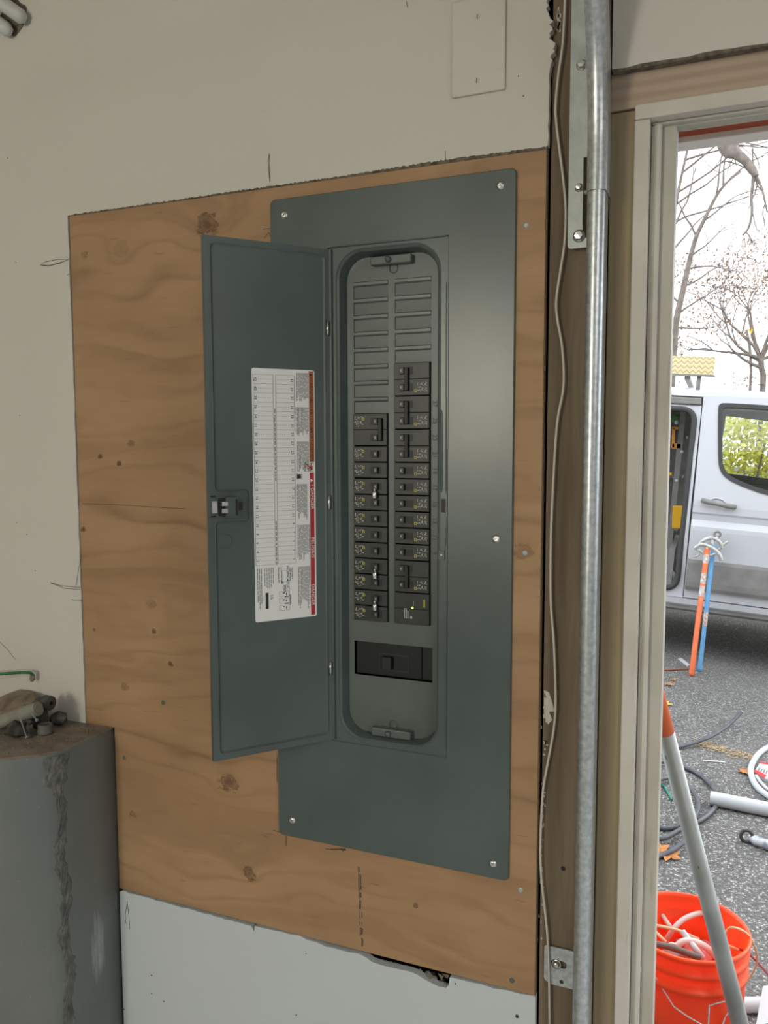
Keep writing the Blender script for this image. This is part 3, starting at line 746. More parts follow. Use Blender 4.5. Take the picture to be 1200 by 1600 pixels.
def breaker(col, k, poles, label, cat='breaker', kind='std', tie=False, lab=None):
    x0, x1 = CL if col == 'L' else CR; W = x1 - x0 - .0008; H = poles*PIT
    root = empty('circuit_breaker' if kind == 'std' else 'surge_protector', (x0 + .0004, 0, ZB + k*PIT), label, cat, 'breakers in the panel')
    def body():
        m = MB(); g_ = .0007
        for i in range(poles): m.box(0, W, BF, .05, i*PIT + (g_ if i == 0 else .0), (i+1)*PIT - (g_ if i == poles-1 else 0), .0008)
        # ledges beside the handle opening
        for i in range(poles):
            if kind == 'std':
                m.box(0, W, BF - .0007, BF + .001, i*PIT + PIT*.90, i*PIT + PIT*.955)
        return m, M['breaker']
    link('body', bmesh_for(f'body|{kind}{poles}', body), root)
    if kind != 'std':
        def led(): return MB().lathe([(0, -.0012), (.0012, -.001), (.0018, 0), (.0019, .002)], (.030, BF, .027), 14, 'Y'), M['led']
        link('indicator_light', bmesh_for('indicator_light|s', led), root)
        def badge():
            m = MB(); m.box(.048, .0505, BF - .0004, BF, .029, .041); return m, M['yellow']
        link('yellow_badge', bmesh_for('yellow_badge|s', badge), root)
        def tx():
            m = MB(); r = random.Random(3)
            for i, (ht) in enumerate((.016, .014, .011)):
                z = .010
                while z < .010 + ht: m.add([(.0165 + i*.0028, BF - .0003, z), (.0180 + i*.0028, BF - .0003, z), (.0180 + i*.0028, BF - .0003, z + .0017), (.0165 + i*.0028, BF - .0003, z + .0017)], [(0, 1, 2, 3)]); z += .0023
            m.box(.0265, .0295, BF - .0003, BF, .010, .0135)
            for i in range(4): m.box(.0315, .0322, BF - .0003, BF, .031 + i*.002, .032 + i*.002)
            return m, M['print']
        link('printed_label', bmesh_for('printed_label|s', tx), root); return root
    s = col == 'L'
    hx = (.030, .0465) if s else (.010, .029)         # handle zone
    for i in range(poles):
        def well():
            m = MB(); m.box(hx[0] - .001, hx[1] + .001, BF - .0005, BF + .0004, PIT*.28, PIT*.72); return m, M['breaker_dark']
        o = link('handle_well', bmesh_for(f'well|{col}', well), root); o.location = (0, 0, i*PIT)
        def hand():
            m = MB(); a = hx[0] + (.0055 if s else .0005); m.box(a, a + .0075, BF - .0055, BF - .0006, PIT*.30, PIT*.70, .0008)
            return m, M['breaker']
        h = link('handle', bmesh_for(f'handle|{col}', hand), root); h.location = (0, 0, i*PIT)
        def num():
            m = MB(); a = hx[0] + (.0085 if s else .0022); y = BF - .0057
            for q in ((0, .0022, 0, .0006), (0, .0022, .0014, .002), (0, .0022, .0028, .0034), (0, .0006, 0, .0034), (.0016, .0022, 0, .0034)):
                m.add([(a + q[0], y, PIT*.44 + q[2]), (a + q[1], y, PIT*.44 + q[2]), (a + q[1], y, PIT*.44 + q[3]), (a + q[0], y, PIT*.44 + q[3])], [(0, 1, 2, 3)])
            return m, M['print']
        link('handle_number', bmesh_for(f'num|{col}', num), h)
    if poles == 2:
        def bar():
            m = MB(); a = hx[0] + (.0140 if s else .0085); m.box(a, a + .006, BF - .006, BF - .0006, PIT*.30, PIT*1.70, .001); return m, M['breaker_dark']
        link('handle_bridge', bmesh_for(f'bar|{col}', bar), root)
    row = lab if lab is not None else 0
    def lbl():
        m = MB(); glyphs(m, .002 if s else .0375, PIT*.2, s, 5 if s else 6); return m, M['print']
    o = link('printed_label', bmesh_for(f'lbl|{col}', lbl), root); o.location = (0, 0, row*PIT)
    def yl():
        m = MB(); ring(m, .0172 if s else .0352, PIT*.66 if s else PIT*.30, .0021, BF - .0004); return m, M['yellow']
    o = link('yellow_mark', bmesh_for(f'yl|{col}', yl), root); o.location = (0, 0, row*PIT)
    if tie:
        def pin():
            m = MB(); m.lathe([(0, -.0058), (.0034, -.0056), (.0039, -.0045), (.0039, .0042), (.0034, .0048), (.0013, .005), (.0013, .0066), (.0019, .0072), (.0019, .0086), (.0011, .0104), (0, .0104)], (.0385, BF - .0062, .0), 14, 'Z'); return m, M['steel']
        link('lock_pin', bmesh_for('pin|', pin), root)
    return root
LN = ['bottom', 'second', 'third', 'fourth', 'fifth', 'sixth', 'seventh', 'eighth', 'ninth', 'tenth', 'eleventh']
for k in range(11):
    e = 'bottom single-pole breaker of the left column, just above the dark main breaker' if k == 0 else f'black single-pole breaker, {LN[k]} from the bottom of the left column'
    if k in (1, 3, 8): e += ', silver pin at its foot'
    breaker('L', k, 1, e, tie=k in (1, 3, 8))
breaker('L', 11, 2, 'double-pole black breaker topping the left column beneath the blank filler plates', lab=1)
breaker('R', 0, 2, 'black surge protector with a glowing green light at the right column foot', 'surge protector', 'surge')
breaker('R', 2, 2, 'double-pole black breaker directly above the surge protector with the green light', lab=0)
for k in range(4, 10):
    breaker('R', k, 1, f'single-pole breaker beside printed number {["nine","eleven","thirteen","fifteen","seventeen","nineteen"][k-4]} of the right column')
breaker('R', 10, 2, 'double-pole black breaker beside printed numbers 21 and 23', lab=0)
breaker('R', 12, 2, 'double-pole black breaker beside printed number 25, second from the right column top', lab=0)
breaker('R', 14, 2, 'double-pole black breaker topping the right column beneath the blank filler plates', lab=0)
mb_ = empty('main_breaker', (.197, .02, .2815), 'wide black main breaker in the low window of the panel', 'breaker', 'breakers in the panel')
MB().box(.1316, .2425, .0245, .06, .2822, .3355, .0008).build('body', M['smoke'], mb_)
MB().box(.2430, .2619, .0255, .06, .2822, .3355, .0008).build('side_cover', M['smoke'], mb_)
MB().plate([(.171, .291), (.222, .291), (.222, .3185), (.171, .3185)], [[(.173, .293), (.220, .293), (.220, .3165), (.173, .3165)]], XZ(.0238), .001).build('handle_frame', M['breaker'], mb_)
MB().box(.1785, .1945, .016, .0245, .2945, .3145, .001).build('handle', M['breaker_dark'], mb_)
for px, py in ((606, 1019), (628, 1021)):
    p = at(px, py, .0245); MB().lathe([(0, .0), (.0012, -.0004), (.0014, .001)], (p.x, .0245, p.z), 10, 'Y').build('dimple', M['breaker_dark'], mb_)

# ------------------------------------------------------------------ SMALL WALL THINGS
a = at(706, 8, -.004); b2 = at(789, 139, -.004); zt = at(748, 2, -.004).z
wp = empty('blank_wall_plate', ((a.x+b2.x)/2, 0, b2.z), 'painted-over blank cover plate with two screws high on the drywall', 'wall plate')
MB().box(a.x, b2.x, -.0055, .0005, b2.z, b2.z + .128, .0022).build('plate', M['plate'], wp)
for px, py in ((746, 26), (745, 126)):
    p = at(px, py, -.006); sc = MB().lathe([(0, -.0012), (.003, -.001), (.0036, .0002)], (p.x, -.0056, p.z), 14, 'Y').build('screw', M['plate'], wp)
    MB().box(p.x - .0004, p.x + .0004, -.0070, -.0067, p.z - .0028, p.z + .0028).build('screw_slot', M['pencil'], sc)
# pipes poking through the top-left of the drywall
hl = at(22, 26)
hm = MB().plate([(hl.x + .028*math.cos(q)*(1 + .15*math.sin(5*q)) , hl.z + .030*math.sin(q)*(1 + .12*math.cos(4*q))) for q in [2*math.pi*i/26 for i in range(26)]], [], XZ(-.0006), .0005)
hm.build('broken_hole', M['gypsum'], wall)
for i, (e0, e1, r, lb) in enumerate((((40, 30), (-60, -40), .0125, 'upper of two white pipe stubs poking from the drywall at top left'), ((18, 50), (-80, -20), .0120, 'lower of two white pipe stubs poking from the drywall at top left'))):
    p = at(e0[0]-7, e0[1]-4, -.012); q = at(*e1, -.05)
    d = (q-p).normalized()
    put(MB().tube([p - d*.006 + Vector((0, .004, 0)), p - d*.003, p, p + (q-p)*.5, q], [r*.55, r*.9, r, r, r], 18).build('pipe_stub', M['pvc_white']), lb, 'pipe', 'pipe stubs at the drywall hole')
# thin white cable down the post
pts = [(884,-30),(882,20),(879,70),(872,120),(868,165),(869,190),(873,225),(880,280),(884,330),(882,380),(876,420),(869,470),(871,500),(878,540),(881,585),(879,615),(872,650),(868,690),(864,760),(861,830),(860,900),(861,950),(865,1000),(867,1050),(868,1100),(865,1140),(857,1185),(849,1230),(846,1270),(844,1330),(846,1375),(851,1420),(855,1460),(857,1500),(858,1540),(859,1640)]
put(MB().tube(smooth_path([at(x, y, .0045) for x, y in pts], 4), .0017, 8).build('thin_cable', M['wire_white']), 'thin white cable hanging wavy down the dark post', 'cable')
# flaked paint on the post
pf = random.Random(8); fl = MB()
for i in range(60):
    y = pf.uniform(1080, 1480) if i < 40 else pf.uniform(10, 50); x = (852 - (y-1080)*.016 + pf.gauss(0, 2.0)) if i < 40 else 873 + pf.gauss(0, 1.2); big = 1110 > y > 1080
    p = at(x, y, .0133); a_, h_ = pf.uniform(.001, .003), pf.uniform(.002, .006)
    fl.box(p.x - a_/2, p.x + a_/2, .0128, .0136, p.z - h_/2, p.z + h_/2)
for pl_ in ([(850,1078),(858,1082),(864,1102),(866,1112),(858,1112),(863,1125),(856,1132),(850,1118)],):
    vv = [at(x, y, .0128) for x, y in pl_]; fl.add(vv, [tuple(range(len(vv)))])
put(fl.build('paint_flakes', M['drywall'], post), kind='stuff')
for px, py in ((878,182),(874,925),(877,945),(880,1357),(852,1160)):
    p = at(px, py, .0135); MB().lathe([(0, -.0003), (.0035 if py in (182, 925) else .002, -.0002), (.004, .0002)], (p.x, .0134, p.z), 12, 'Y').build('nail_hole', M['breaker_dark' if py > 1000 else 'post'], post)

# ------------------------------------------------------------------ GARAGE DOOR TRACK
tr = empty('door_track', (.49, -.02, FLOOR), 'galvanised steel garage door track running up beside the post', 'track')
TY = -.034
tx0 = X0(905, 1000, TY); tx1 = X0(932, 1000, TY)
TWD = tx1 - tx0
def cprof(w_, dpt, th_=.0016):
    # rolled track section: closed round back to the camera side, open to the door side
    o = []; n = 26
    for i in range(n+1):
        a = math.pi*(1 - i/n); o.append((w_/2 + w_/2*math.cos(a), -w_/2*math.sin(a)))
    o += [(w_, dpt), (w_ - th_, dpt)]
    for i in range(n+1):
        a = math.pi*i/n; o.append((w_/2 + (w_/2 - th_)*math.cos(a), -(w_/2 - th_)*math.sin(a)))
    o += [(th_, dpt), (0, dpt)]
    return o
ZJ = at(935, 300, TY).z
pth = [Vector((tx0, TY, FLOOR)), Vector((tx0, TY, ZJ))]
MB().sweep(cprof(TWD, .03), pth, lambda i: (Vector((1, 0, 0)), Vector((0, 1, 0)))).build('vertical_rail', M['galv'], tr)
R0 = .30; zc = ZJ + .05; cpts = [Vector((tx0 - .001, TY, ZJ + .0005)), Vector((tx0 - .001, TY, zc))]; fr = [(0.0), (0.0)]
for i in range(1, 61):
    a = R_(90)*i/60; cpts.append(Vector((tx0 - .001, TY - R0*(1 - math.cos(a)), zc + R0*math.sin(a)))); fr.append(a)
cpts.append(Vector((tx0 - .001, -2.6, zc + R0))); fr.append(R_(90))
MB().sweep(cprof(TWD + .003, .03), cpts, lambda i: (Vector((1, 0, 0)), Vector((0, math.cos(fr[i]), math.sin(fr[i]))))).build('curved_rail', M['galv'], tr)
# flag bracket
b0 = at(888, 0, -.002); b1 = at(887, 388, -.002); bx1 = X0(930, 300, -.002); zb = at(900, 388, -.002).z
fb = MB().plate(rounded([(b1.x, zb), (bx1, zb), (bx1, 1.42), (b1.x, 1.42)], .005), [[(X0(911, 300, -.002), at(912, 372, -.002).z), (X0(919, 300, -.002), at(912, 372, -.002).z), (X0(919, 300, -.002), at(912, 246, -.002).z), (X0(911, 300, -.002), at(912, 246, -.002).z)]], XZ(-.003), .003)
fbo = fb.build('flag_bracket', M['galv_plate'], tr)
MB().box(bx1 - .003, bx1, TY + .03, -.0035, zb + .01, 1.3).build('bracket_flange', M['galv_plate'], tr)
def hexbolt(px, py, y, r, parent, tilt=0):
    p = at(px, py, y - .004)
    m = MB().lathe([(0, -.0075), (r*.86, -.0072), (r, -.006), (r, -.0015)], (p.x, y, p.z), 6, 'Y', False)
    m.lathe([(r*1.35, -.0016), (r*1.35, 0)], (p.x, y, p.z), 18, 'Y'); m.lathe([(0, -.00161), (r*1.35, -.0016)], (p.x, y, p.z), 18, 'Y')
    return m.build('hex_bolt', M['steel'], parent)
hexbolt(908, 100, -.003, .0052, tr); hexbolt(904, 292, -.003, .0042, tr); hexbolt(904, 368, -.003, .0062, tr)
p = at(911, 304, -.004); MB().tube([Vector((X0(914, 304, -.004), -.012, p.z)), Vector((tx0 + .004, -.012, p.z))], .003, 10).build('rail_bolt', M['steel'], tr)
# lower bracket
l0 = at(851, 1475, .011); l1 = at(896, 1545, .011); cz = at(872, 1505, .011)
lb = MB().plate(rounded([(l0.x, l1.z + .006), (l0.x + .008, l1.z), (l1.x + .012, l1.z), (l1.x + .012, l0.z), (l0.x, l0.z)], .003),
    [rrect(X0(861, 1505, .011), X0(886, 1505, .011), cz.z - .0055, cz.z + .0055, .005, 4), rrect(X0(875, 1530, .011), X0(881, 1530, .011), at(878, 1536, .011).z, at(878, 1530, .011).z, .0024, 4)], XZ(.009), .0025).build('rail_bracket', M['galv'], tr)
MB().box(l1.x + .0095, l1.x + .012, TY + .03, .009, l1.z, l0.z).build('bracket_flange', M['galv'], tr)
pb_ = at(869, 1508, .006)
MB().lathe([(.0075, -.001), (.0075, 0)], (pb_.x, .0088, pb_.z), 18, 'Y').lathe([(0, -.0055), (.003, -.0054), (.0048, -.004), (.0052, -.001)], (pb_.x, .0088, pb_.z), 14, 'Y').lathe([(.0052, -.0011), (.0075, -.001)], (pb_.x, .0088, pb_.z), 18, 'Y').build('lag_screw', M['steel'], tr)

# ------------------------------------------------------------------ CONCRETE STEM WALL AND LEDGE DEBRIS
LZ = .135
foot = [(-.3446, .012), (-.3455, -.05), (-.3480, -.098), (-.3530, -.126), (-.3660, -.150), (-.4100, -.188), (-.4700, -.212), (-.6200, -.220), (-3.0, -.222), (-3.0, .012)]
stem = empty('wall_stem', (-.6, -.1, FLOOR), 'grey painted concrete stem wall with a chipped corner and dusty ledge', 'wall', kind='structure')
def stem_loop(z, k=0.0, seed=0):
    r = random.Random(seed)
    return [Vector((a - (k*r.uniform(.2, 1) if i < 7 else 0), b + (k*r.uniform(.2, 1) if 0 < i < 9 else 0), z)) for i, (a, b) in enumerate(foot)]
MB().loft([stem_loop(FLOOR), stem_loop(LZ - .012), stem_loop(LZ - .003, .003, 2)], smooth=True).build('stem_face', M['concrete'], stem)
MB().loft([stem_loop(LZ - .003, .003, 2), stem_loop(LZ, .007, 3)], close=True).build('ledge', M['ledge'], stem)
# chipped band down the corner: a strip of broken concrete
def foot_at(t):
    i = int(t); f = t - i; a, b = foot[i], foot[i+1]; return Vector((a[0] + (b[0]-a[0])*f, a[1] + (b[1]-a[1])*f, 0))
rc = random.Random(12); NR, NC = 70, 9; vs = []; fs = []
for j in range(NR+1):
    z = LZ - .008 - (LZ - .008 + .42)*j/NR
    c0 = 3.0 + .16*math.sin(j*.35) - .25*j/NR; hw = (.95 if j < 7 else .40) + rc.uniform(-.14, .14)
    for i in range(NC+1):
        e = min(i, NC-i); p = foot_at(max(1.1, min(5.9, c0 + hw*(2*i/NC-1)))); nrm = Vector((.75, -.6, 0))
        vs.append(p + nrm*(-.0015 if e == 0 else rc.uniform(.0003, .0035)) + Vector((0, 0, z + rc.uniform(-.002, .002))))
for j in range(NR):
    for i in range(NC):
        fs.append((j*(NC+1)+i, j*(NC+1)+i+1, (j+1)*(NC+1)+i+1, (j+1)*(NC+1)+i))
MB().add(vs, fs).build('chipped_edge', M['rough_concrete'], stem)
sp_ = MB(); rg = random.Random(31)
for i in range(150):
    p = gz(rg.uniform(5, 172), rg.uniform(1130, 1180), LZ)
    if p.y > -.004 or p.x > -.352 or (p.y < -.10 and p.x > -.37) or p.y < -.17: continue
    s = rg.uniform(.0006, .0022); bm = bmesh.new(); bmesh.ops.create_icosphere(bm, subdivisions=1, radius=s); sp_.bm(bm, mat=Matrix.Translation(p + Vector((0, 0, s*.4))))
put(sp_.build('grit', M['rubble'], stem), kind='stuff')
def lump(mb, c, r, seed, sub=2, sq=(1, 1, 1), rough=.22):
    q = random.Random(seed); bm = bmesh.new(); bmesh.ops.create_icosphere(bm, subdivisions=sub, radius=1)
    dirs = [(Vector((q.uniform(-1,1), q.uniform(-1,1), q.uniform(-1,1))).normalized(), q.uniform(-rough, rough)) for _ in range(10)]
    for v in bm.verts:
        k = 1 + sum(a*max(0, v.co.normalized().dot(d))**3 for d, a in dirs); v.co = Vector((v.co.x*sq[0], v.co.y*sq[1], v.co.z*sq[2]))*k*r
    return mb.bm(bm, mat=Matrix.Translation(c))
def led(px, py, lift=0.0): return gz(px, py, LZ + lift)
sl_ = [(-60, 1118), (-20, 1098), (0, 1089), (14, 1083), (31, 1077), (44, 1079), (55, 1083), (62, 1092), (52, 1097), (38, 1100), (36, 1110), (20, 1117), (0, 1124), (-30, 1134), (-60, 1142)]
rs_ = random.Random(77); m = MB(); tp_ = []
for x, y in sl_:
    p = at(x, y, -.004 - max(0, y - 1077)/48*.07); tp_.append(p)
bt_ = [Vector((p.x + rs_.uniform(-.002, .002), p.y - .002, LZ)) for p in tp_]; n_ = len(tp_); cm_ = sum(tp_, Vector())/n_ + Vector((0, 0, .003))
m.add(tp_ + bt_ + [cm_], [(i, (i+1) % n_, 2*n_) for i in range(n_)] + [(i, (i+1) % n_, n_ + (i+1) % n_, n_ + i) for i in range(n_)])
put(m.build('broken_slab', M['rubble']), 'brown broken slab of fibre material against the drywall on the concrete ledge', 'rubble')
a = at(60, 1107, -.085); b = at(-30, 1138, -.105); d = (b-a).normalized()
m = MB().tube([a, b + d*.05], .0125, 20); m.lathe([(.0095, 0), (.0096, .001)], a, 20, 'X')
M['dusty_pvc'] = noisy('dusty_pale_pvc', (.20, .20, .165), (.32, .315, .265), 14, .7)
put(m.build('pipe_offcut', M['dusty_pvc']), 'dusty grey pipe offcut lying across the junk on the concrete ledge', 'pipe')
c = led(71, 1146)
m = MB().lathe([(.0090, .004), (.0090, .016), (.0108, .018), (.0124, .017), (.0126, .007), (.0145, .005), (.0145, .001), (.0090, .0)], (c.x, c.y, LZ), 24)
put(m.build('pipe_coupling', M['dark_pvc']), 'short grey pipe coupling standing upright on the concrete ledge', 'coupling')
c = at(74, 1098, -.05)
m = MB().lathe([(.004, -.008), (.0125, -.008), (.0135, -.004), (.0125, 0), (.0135, .004), (.0125, .009), (.004, .009)], (c.x, -.05, c.z), 22, 'X')
m.lathe([(.006, .009), (.009, .012), (.008, .022), (.0, .022)], (c.x - .034, -.05, c.z), 14, 'X')
m.box(c.x - .03, c.x - .006, -.058, -.042, LZ, c.z, .002)
put(m.build('cable_connector', M['black_plastic']), 'black round cable connector behind the pipe coupling on the ledge', 'connector')
c = led(106, 1130)
m = MB(); lump(m, Vector((c.x - .004, min(c.y, -.03), LZ + .014)), .0165, 21, 1, (1.35, .9, .95), .55); put(m.build('putty_lump', M['black_plastic']), 'dark faceted putty lump nearest the plywood on the concrete ledge', 'lump')
c = led(47, 1150)
pts = [Vector((c.x + .011*math.cos(R_(q)), c.y - .004, LZ + .016 + .014*math.sin(R_(q)))) for q in range(40, 330, 20)]
m = MB().tube(pts, .0048, 8); put(m.build('pipe_clamp', M['black_plastic']), 'dark C-shaped clamp between coupling and pipe offcut on the ledge', 'clamp')
c = led(16, 1156)
m = MB(); lump(m, Vector((c.x, c.y + .01, LZ + .017)), .019, 33, 1, (1.2, .9, .95), .45); put(m.build('dusty_boot', M['black_plastic']), 'dusty black rubber lump under the pipe offcut at the ledge front', 'lump')
for i, (p0, p1, lb) in enumerate((((30, 1118), (42, 1153), 'longer dusty nail leaning over the junk on the ledge'), ((48, 1113), (58, 1126), 'short bright nail lying on top of the grey pipe offcut'))):
    a = at(*p0, -.118 if i == 0 else -.102); b = at(*p1, -.125 if i == 0 else -.106)
    d = (b-a).normalized()
    put(MB().tube([a, b - d*.002, b - d*.0019, b], [.0011, .0011, .0028, .0028], 8).build('nail', M['galv_plate']), lb, 'nail', 'nails on the ledge')
gw = empty('green_wire', at(30, 1053, -.03), 'green wire stub with a dull end cap above the ledge', 'wire')
p = [at(-40, 1056, -.05), at(0, 1053, -.045), at(30, 1051, -.03), at(45, 1051, -.02), at(50, 1053, -.015), at(52, 1056, -.012)]
MB().tube(smooth_path(p, 4), .0026, 10).build('insulation', M['green'], gw)
a = at(51, 1056, -.012); MB().tube([a + Vector((0, 0, .002)), a + Vector((-.001, 0, -.007)), a + Vector((-.002, 0, -.010))], [.0045, .005, .003], 10).build('end_cap', M['cap'], gw)

# ------------------------------------------------------------------ OUTSIDE: GROUND
def sstep(t): t = max(0, min(1, t)); return t*t*(3-2*t)
def ground(x, y): return -.95 - .07*(max(-8, min(8, x)) - .55)*sstep((y-1.8)/2.8)
def asphalt():
    m = mat('worn_asphalt', (.3, .3, .3), .9, spec=.2); n = N(m)
    vo = n.n('ShaderNodeTexVoronoi'); n.l(n.pos(), vo.inputs['Vector']); vo.inputs['Scale'].default_value = 135
    sp = n.n('ShaderNodeSeparateColor'); n.l(vo.outputs['Color'], sp.inputs[0])
    c = n.ramp(sp.outputs[0], [(0, (.085, .083, .081)), (.40, (.145, .142, .138)), (.75, (.22, .215, .21)), (.90, (.42, .41, .40)), (1, (.58, .57, .56))])
    c = n.mix(n.ramp(vo.outputs['Distance'], [(.35, (0,0,0)), (.7, (.8,)*3)]), c, (.10, .097, .09))
    big = n.ramp(n.noise(n.pos(), 1.3, 4), [(.4, (0,0,0)), (.7, (.4,)*3)])
    c = n.mix(big, c, (.21, .20, .185)); n.color(c)
    n.bump(n.math('SUBTRACT', 1.0, vo.outputs['Distance']), .6, .006); return m
M['asphalt'] = asphalt()
vs = []; fs = []
xs = [-60, -20, -8, -4] + [-2 + .25*i for i in range(25)] + [5, 6.5, 8, 20, 60]; ys = [.17, .6, 1.2] + [1.8 + .25*i for i in range(13)] + [6, 8, 12, 20, 60]
for y in ys:
    for x in xs: vs.append((x, y, ground(x, y)))
nx = len(xs)
for j in range(len(ys)-1):
    for i in range(nx-1): fs.append((j*nx+i, j*nx+i+1, (j+1)*nx+i+1, (j+1)*nx+i))
put(MB().add(vs, fs, True).build('ground', M['asphalt']), 'worn speckled asphalt driveway outside the garage', 'ground', kind='structure')
def G(px, py, lift=0.0):
    z = -.95
    for _ in range(4): p = gz(px, py, z + lift); z = ground(p.x, p.y)
    return p

# ------------------------------------------------------------------ VAN
M['van'] = mat('white_van_paint', (.57, .58, .61), .28, spec=.5)
M['van_trim'] = noisy('hazed_black_van_trim', (.20, .195, .185), (.26, .255, .24), 8, .6)  # black trim raised to grey, glare haze put into the colour
M['rubber'] = mat('rubber_seal', (.05, .05, .05), .7)
M['van_in'] = noisy('grey_van_lining', (.19, .185, .175), (.26, .25, .24), 6, .7)
M['van_light'] = mat('pale_headliner', (.55, .54, .50), .8)
M['tyre'] = mat('tyre_rubber', (.025, .025, .025), .85)
M['hub'] = mat('steel_wheel', (.45, .46, .47), .4, .7)
def glass():
    m = bpy.data.materials.new('window_glass'); m.use_nodes = True; t = m.node_tree; t.nodes.remove(t.nodes['Principled BSDF'])
    tr_ = t.nodes.new('ShaderNodeBsdfTransparent'); tr_.inputs[0].default_value = (.80, .84, .80, 1)
    gl = t.nodes.new('ShaderNodeBsdfGlossy'); gl.inputs['Roughness'].default_value = .02
    fr_ = t.nodes.new('ShaderNodeFresnel'); fr_.inputs[0].default_value = 1.5; mx = t.nodes.new('ShaderNodeMixShader')
    t.links.new(fr_.outputs[0], mx.inputs[0]); t.links.new(tr_.outputs[0], mx.inputs[1]); t.links.new(gl.outputs[0], mx.inputs[2])
    t.links.new(mx.outputs[0], t.nodes['Material Output'].inputs[0]); return m
M['glass'] = glass()
van = empty('van', (.5, 5.05, -.95 + .0035), 'white work van parked outside with its sliding side door open', 'van')
van.rotation_euler = (0, math.atan(.07), 0)
ORG[van.name] = Vector()                                     # parts below are in the van's own axes
VW = 2.0
def tum(w): return max(0, w - 1.2)*.16
def prof_strip(mb, prof, u0, u1, thick=.03, far=False):
    # prof: (v, w) list from bottom to top
    P = [(v, w_) for v, w_ in prof]; Q = [(v + thick, w_) for v, w_ in prof][::-1]; ring_ = P + Q; n = len(ring_)
    vs = []
    for u in (u0, u1):
        for v, w_ in ring_: vs.append((u, VW - v if far else v, w_))
    fs = [(i, (i+1) % n, n + (i+1) % n, n + i) for i in range(n)] + [tuple(range(n))[::-1], tuple(range(n, 2*n))]
    mb.add(vs, fs); return mb
LOWER = [(.012, .47), (.0, .55), (-.012, .76), (-.022, .97), (-.020, 1.0), (.004, 1.045), (.0, 1.085), (-.010, 1.10), (-.008, 1.15), (0, 1.2)]
def U(a, b, d): return Vector((a, tum(b) + d, b))
win = [(.045, 1.835), (.052, 1.865), (.09, 1.875), (.55, 1.865), (.72, 1.80), (.97, 1.36), (.97, 1.235), (.45, 1.262), (.215, 1.330), (.135, 1.372), (.095, 1.425), (.080, 1.50)]
def chaikin(p):
    o = []
    for i in range(len(p)):
        a, b = p[i], p[(i+1) % len(p)]; o += [(a[0]*.75 + b[0]*.25, a[1]*.75 + b[1]*.25), (a[0]*.25 + b[0]*.75, a[1]*.25 + b[1]*.75)]
    return o
win = chaikin(chaikin(win))
wout = [(a + (a - .478)*.035, b + (b - 1.58)*.05) for a, b in win]
fd = prof_strip(MB(), LOWER, -.066, 1.02)
fd.plate([(-.066, 1.2), (1.02, 1.2), (.80, 1.915), (.70, 1.935), (-.075, 1.935)], [win], U, .03)
fdo = fd.build('front_door', M['van'], van, local=True)
wo = [(x, y) for x, y in wout]
MB().plate(wout, [inset(win[::-1], .012)[::-1] if False else [(a + (.478 - a)*.035, b + (1.58 - b)*.05) for a, b in win]], lambda a, b, d: U(a, b, d - .006), .02).build('window_gasket', M['rubber'], fdo, local=True)
MB().plate(win, [], lambda a, b, d: U(a, b, d + .012), .004).build('window_glass', M['glass'], fdo, local=True)
hdl = MB(); hp = [(-.012, 1.190), (.04, 1.181), (.10, 1.172), (.17, 1.164), (.215, 1.160)]
hdl.tube([(u, -.045 if 0 < i < 4 else -.030, w_) for i, (u, w_) in enumerate(hp)], [.017, .019, .014, .019, .017], 10); hdl.tube([(.0, -.03, 1.187), (.0, .01, 1.187)], .012, 8); hdl.tube([(.2, -.03, 1.161), (.2, .01, 1.161)], .012, 8)
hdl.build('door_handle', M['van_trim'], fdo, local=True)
MB().tube([(.09 + .055*math.cos(R_(q)), -.004, 1.175 + .035*math.sin(R_(q))) for q in range(10, 171, 20)], .006, 6).build('handle_cup', M['van'], fdo, local=True)
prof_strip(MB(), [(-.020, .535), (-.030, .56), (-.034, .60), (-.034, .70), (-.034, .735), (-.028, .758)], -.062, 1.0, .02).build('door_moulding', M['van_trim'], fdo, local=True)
# sill and body ring round the sliding-door opening
prof_strip(MB(), [(.03, .405), (.012, .42), (.004, .462)], -3.3, 1.05, .05).build('sill', M['van'], van, local=True)
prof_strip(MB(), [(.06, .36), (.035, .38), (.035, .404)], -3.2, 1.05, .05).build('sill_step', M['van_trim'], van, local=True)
opening = rounded([(-.118, .52), (-.118, 1.83), (-1.33, 1.83), (-1.33, .52)], .10, 6)
ringm = MB().plate([(-.072, .465), (-.080, 1.2), (-.080, 1.86), (-1.42, 1.86), (-1.42, .465)], [opening], lambda a, b, d: Vector((a, tum(b)*.9 + .012 + d, b)), .04)
ringm.build('body_frame', M['van'], van, local=True)
MB().tube([Vector((a, tum(b)*.9 + .004, b)) for a, b in opening] + [Vector((opening[0][0], tum(opening[0][1]) + .004, opening[0][1]))], .020, 8).build('door_seal', M['rubber'], van, local=True)
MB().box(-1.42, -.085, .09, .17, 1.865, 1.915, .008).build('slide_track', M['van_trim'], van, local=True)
# roof
rf = []
for u, dz in ((-3.32, -.10), (-3.2, -.03), (-2.0, .0), (-.5, .0), (.3, -.012), (.72, -.05)):
    rf.append([Vector((u, VW/2 + s*(VW/2 - .115 - c_), 1.93 + dz + h_)) for s, c_, h_ in ((-1, 0, .0), (-1, .01, .035), (-1, .07, .055), (-1, .4, .085), (1, .4, .085), (1, .07, .055), (1, .01, .035), (1, 0, .0))])
m = MB()
for i in range(len(rf)-1):
    for k in range(7): m.add([rf[i][k], rf[i][k+1], rf[i+1][k+1], rf[i+1][k]], [(0, 1, 2, 3)])
m.build('roof', M['van'], van, local=True)
MB().box(-3.2, .6, .16, VW - .16, 1.90, 1.925).build('headliner', M['van_light'], van, local=True)
